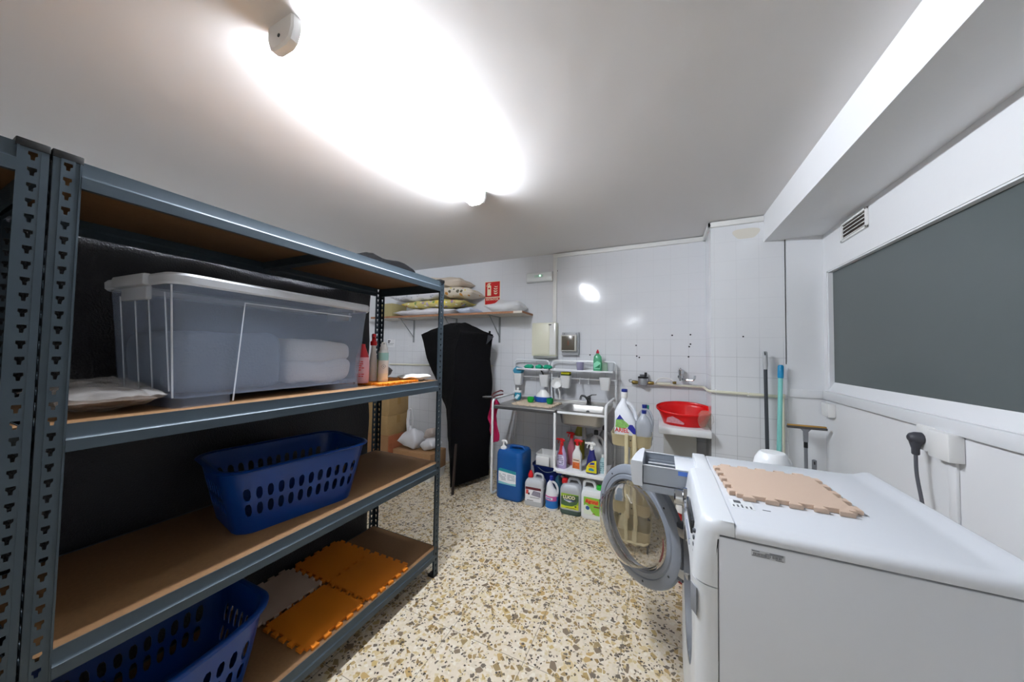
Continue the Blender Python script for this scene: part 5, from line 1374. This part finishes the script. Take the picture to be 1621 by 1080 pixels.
MB().loft([[(p[0] * k, p[1] * .8, z) for p in rrect(.03, .03, .008, 4)] for z, k in ((hz - .10, .8), (hz - .03, .9), (hz - .012, 1.9))]).build('neck', mat('mid_grey_neck', '#7c7e84', .45), sqg)
MB().tube([(0, 0, .0), (0, 0, hz - .09)], .010, 10).build('handle', mat('mid_grey_pole', '#74777d', .45), sqg)
MB().tube([(0, 0, hz - .14), (0, 0, hz - .10)], .0115, 10).build('black_collar', black_pl, sqg)
q = up(1289, 728, 2.9)
bh = thing('broom_handle', 'short grey handle end showing above the washing machine right of the squeegee', 'broom', (q.x, 2.9, 0))
MB().tube([(0, 0, .02), (0, 0, q.z - .03), (0, 0, q.z - .005), (0, 0, q.z)], [.012, .013, .013, .006], 10).box(-.03, .03, -.02, .02, 0, .03, .006).build('handle', mat('mid_grey_pole', '#74777d', .45), bh)
MB().tube([(-.003, -.014, q.z - .03), (-.003, -.012, q.z - .01)], .004, 6).build('hang_hole', black_pl, bh)

# ------------------------------------------------------------------ right wall fittings
so = thing('socket_box', 'white socket box on the right wall with the black plug in it', 'socket', (XR, 1.95, 1.02))
skm = mat('socket_white', '#e3e3e2', .35)
MB().box(-.046, -.0005, -.10, .01, -.052, .058, .005).build('box', skm, so)
MB().box(-.030, -.0005, .01, .105, -.045, .062, .004).build('outlet_plate', skm, so)
MB().box(-.012, -.0005, -.070, -.030, -.30, -.052, .003).build('conduit', plaster, so)
pg = thing('power_plug', 'dark grey angled plug with its cable hanging down behind the washing machine', 'plug', (XR - .031, 2.022, 1.022))
plm = mat('plug_grey', '#3c3d44', .45)
mb = MB(); mb.lathe([(.026, 0), (.026, .018), (.020, .034), (.012, .04)], seg=18, M=Matrix.Translation((0, 0, .002)) @ Matrix.Rotation(-PI / 2, 4, 'Y'))
mb.loft([[(p[0] - .018, p[1], z) for p in rrect(w, w * 1.1, .008, 4)] for z, w in ((-.07, .018), (-.066, .022), (-.045, .022), (-.01, .034), (.01, .036))]); mb.build('plug', plm, pg)
MB().tube(fillet([(-.018, 0, -.06), (-.018, 0, -.15), (-.012, -.03, -.30), (-.03, -.08, -.62), (-.04, -.10, -1.0), (-.12, -.14, -1.014)], .08), .0065, 8).build('cable', mat('cable_grey', '#54565c', .5), pg)
s2 = thing('socket_box', 'small white socket box in the far corner of the right wall', 'socket', (XR, 2.93, 1.01))
MB().box(-.040, -.0005, -.075, .03, -.045, .045, .005).build('box', skm, s2)
MB().box(-.028, -.0005, .03, .065, -.042, .042, .004).build('outlet_plate', skm, s2)
vt = thing('air_vent', 'white louvred air vent on the right wall above the window', 'vent', (XR, 2.585, 2.158))
fr = MB()
fr.box(-.012, -.0005, -.145, .145, .045, .058, .002).box(-.012, -.0005, -.145, .145, -.058, -.045, .002).box(-.012, -.0005, -.145, -.128, -.058, .058, .002).box(-.012, -.0005, .128, .145, -.058, .058, .002); fr.build('frame', white_pl, vt)
MB().box(-.003, -.0005, -.13, .13, -.046, .046).build('dark_duct', mat('duct_dark_brown', '#3a2f2a', .8), vt)  # dark brown plate behind the louvres
for k in range(4):
    z = -.034 + .0225 * k; MB().box(-.011, -.002, -.129, .129, -.002, .002, 0, M=Matrix.Translation((0, 0, z)) @ Matrix.Rotation(R(-25), 4, 'Y')).build('louvre', white_pl, vt)

# ------------------------------------------------------------------ render look
sc = bpy.context.scene
w = bpy.data.worlds.new('room_air'); sc.world = w; w.use_nodes = True
w.node_tree.nodes['Background'].inputs[0].default_value = (.8, .85, .9, 1); w.node_tree.nodes['Background'].inputs[1].default_value = 0.02
sc.view_settings.view_transform = 'Standard'; sc.view_settings.look = 'None'
sc.view_settings.gamma = 1.0; sc.view_settings.use_curve_mapping = False
sc.view_settings.exposure = 2.05
sc.cycles.max_bounces = 10; sc.cycles.diffuse_bounces = 4; sc.cycles.transparent_max_bounces = 16; sc.cycles.transmission_bounces = 10
sc.cycles.sample_clamp_indirect = 4.0
sc.cycles.caustics_reflective = False
bpy.context.view_layer.update()
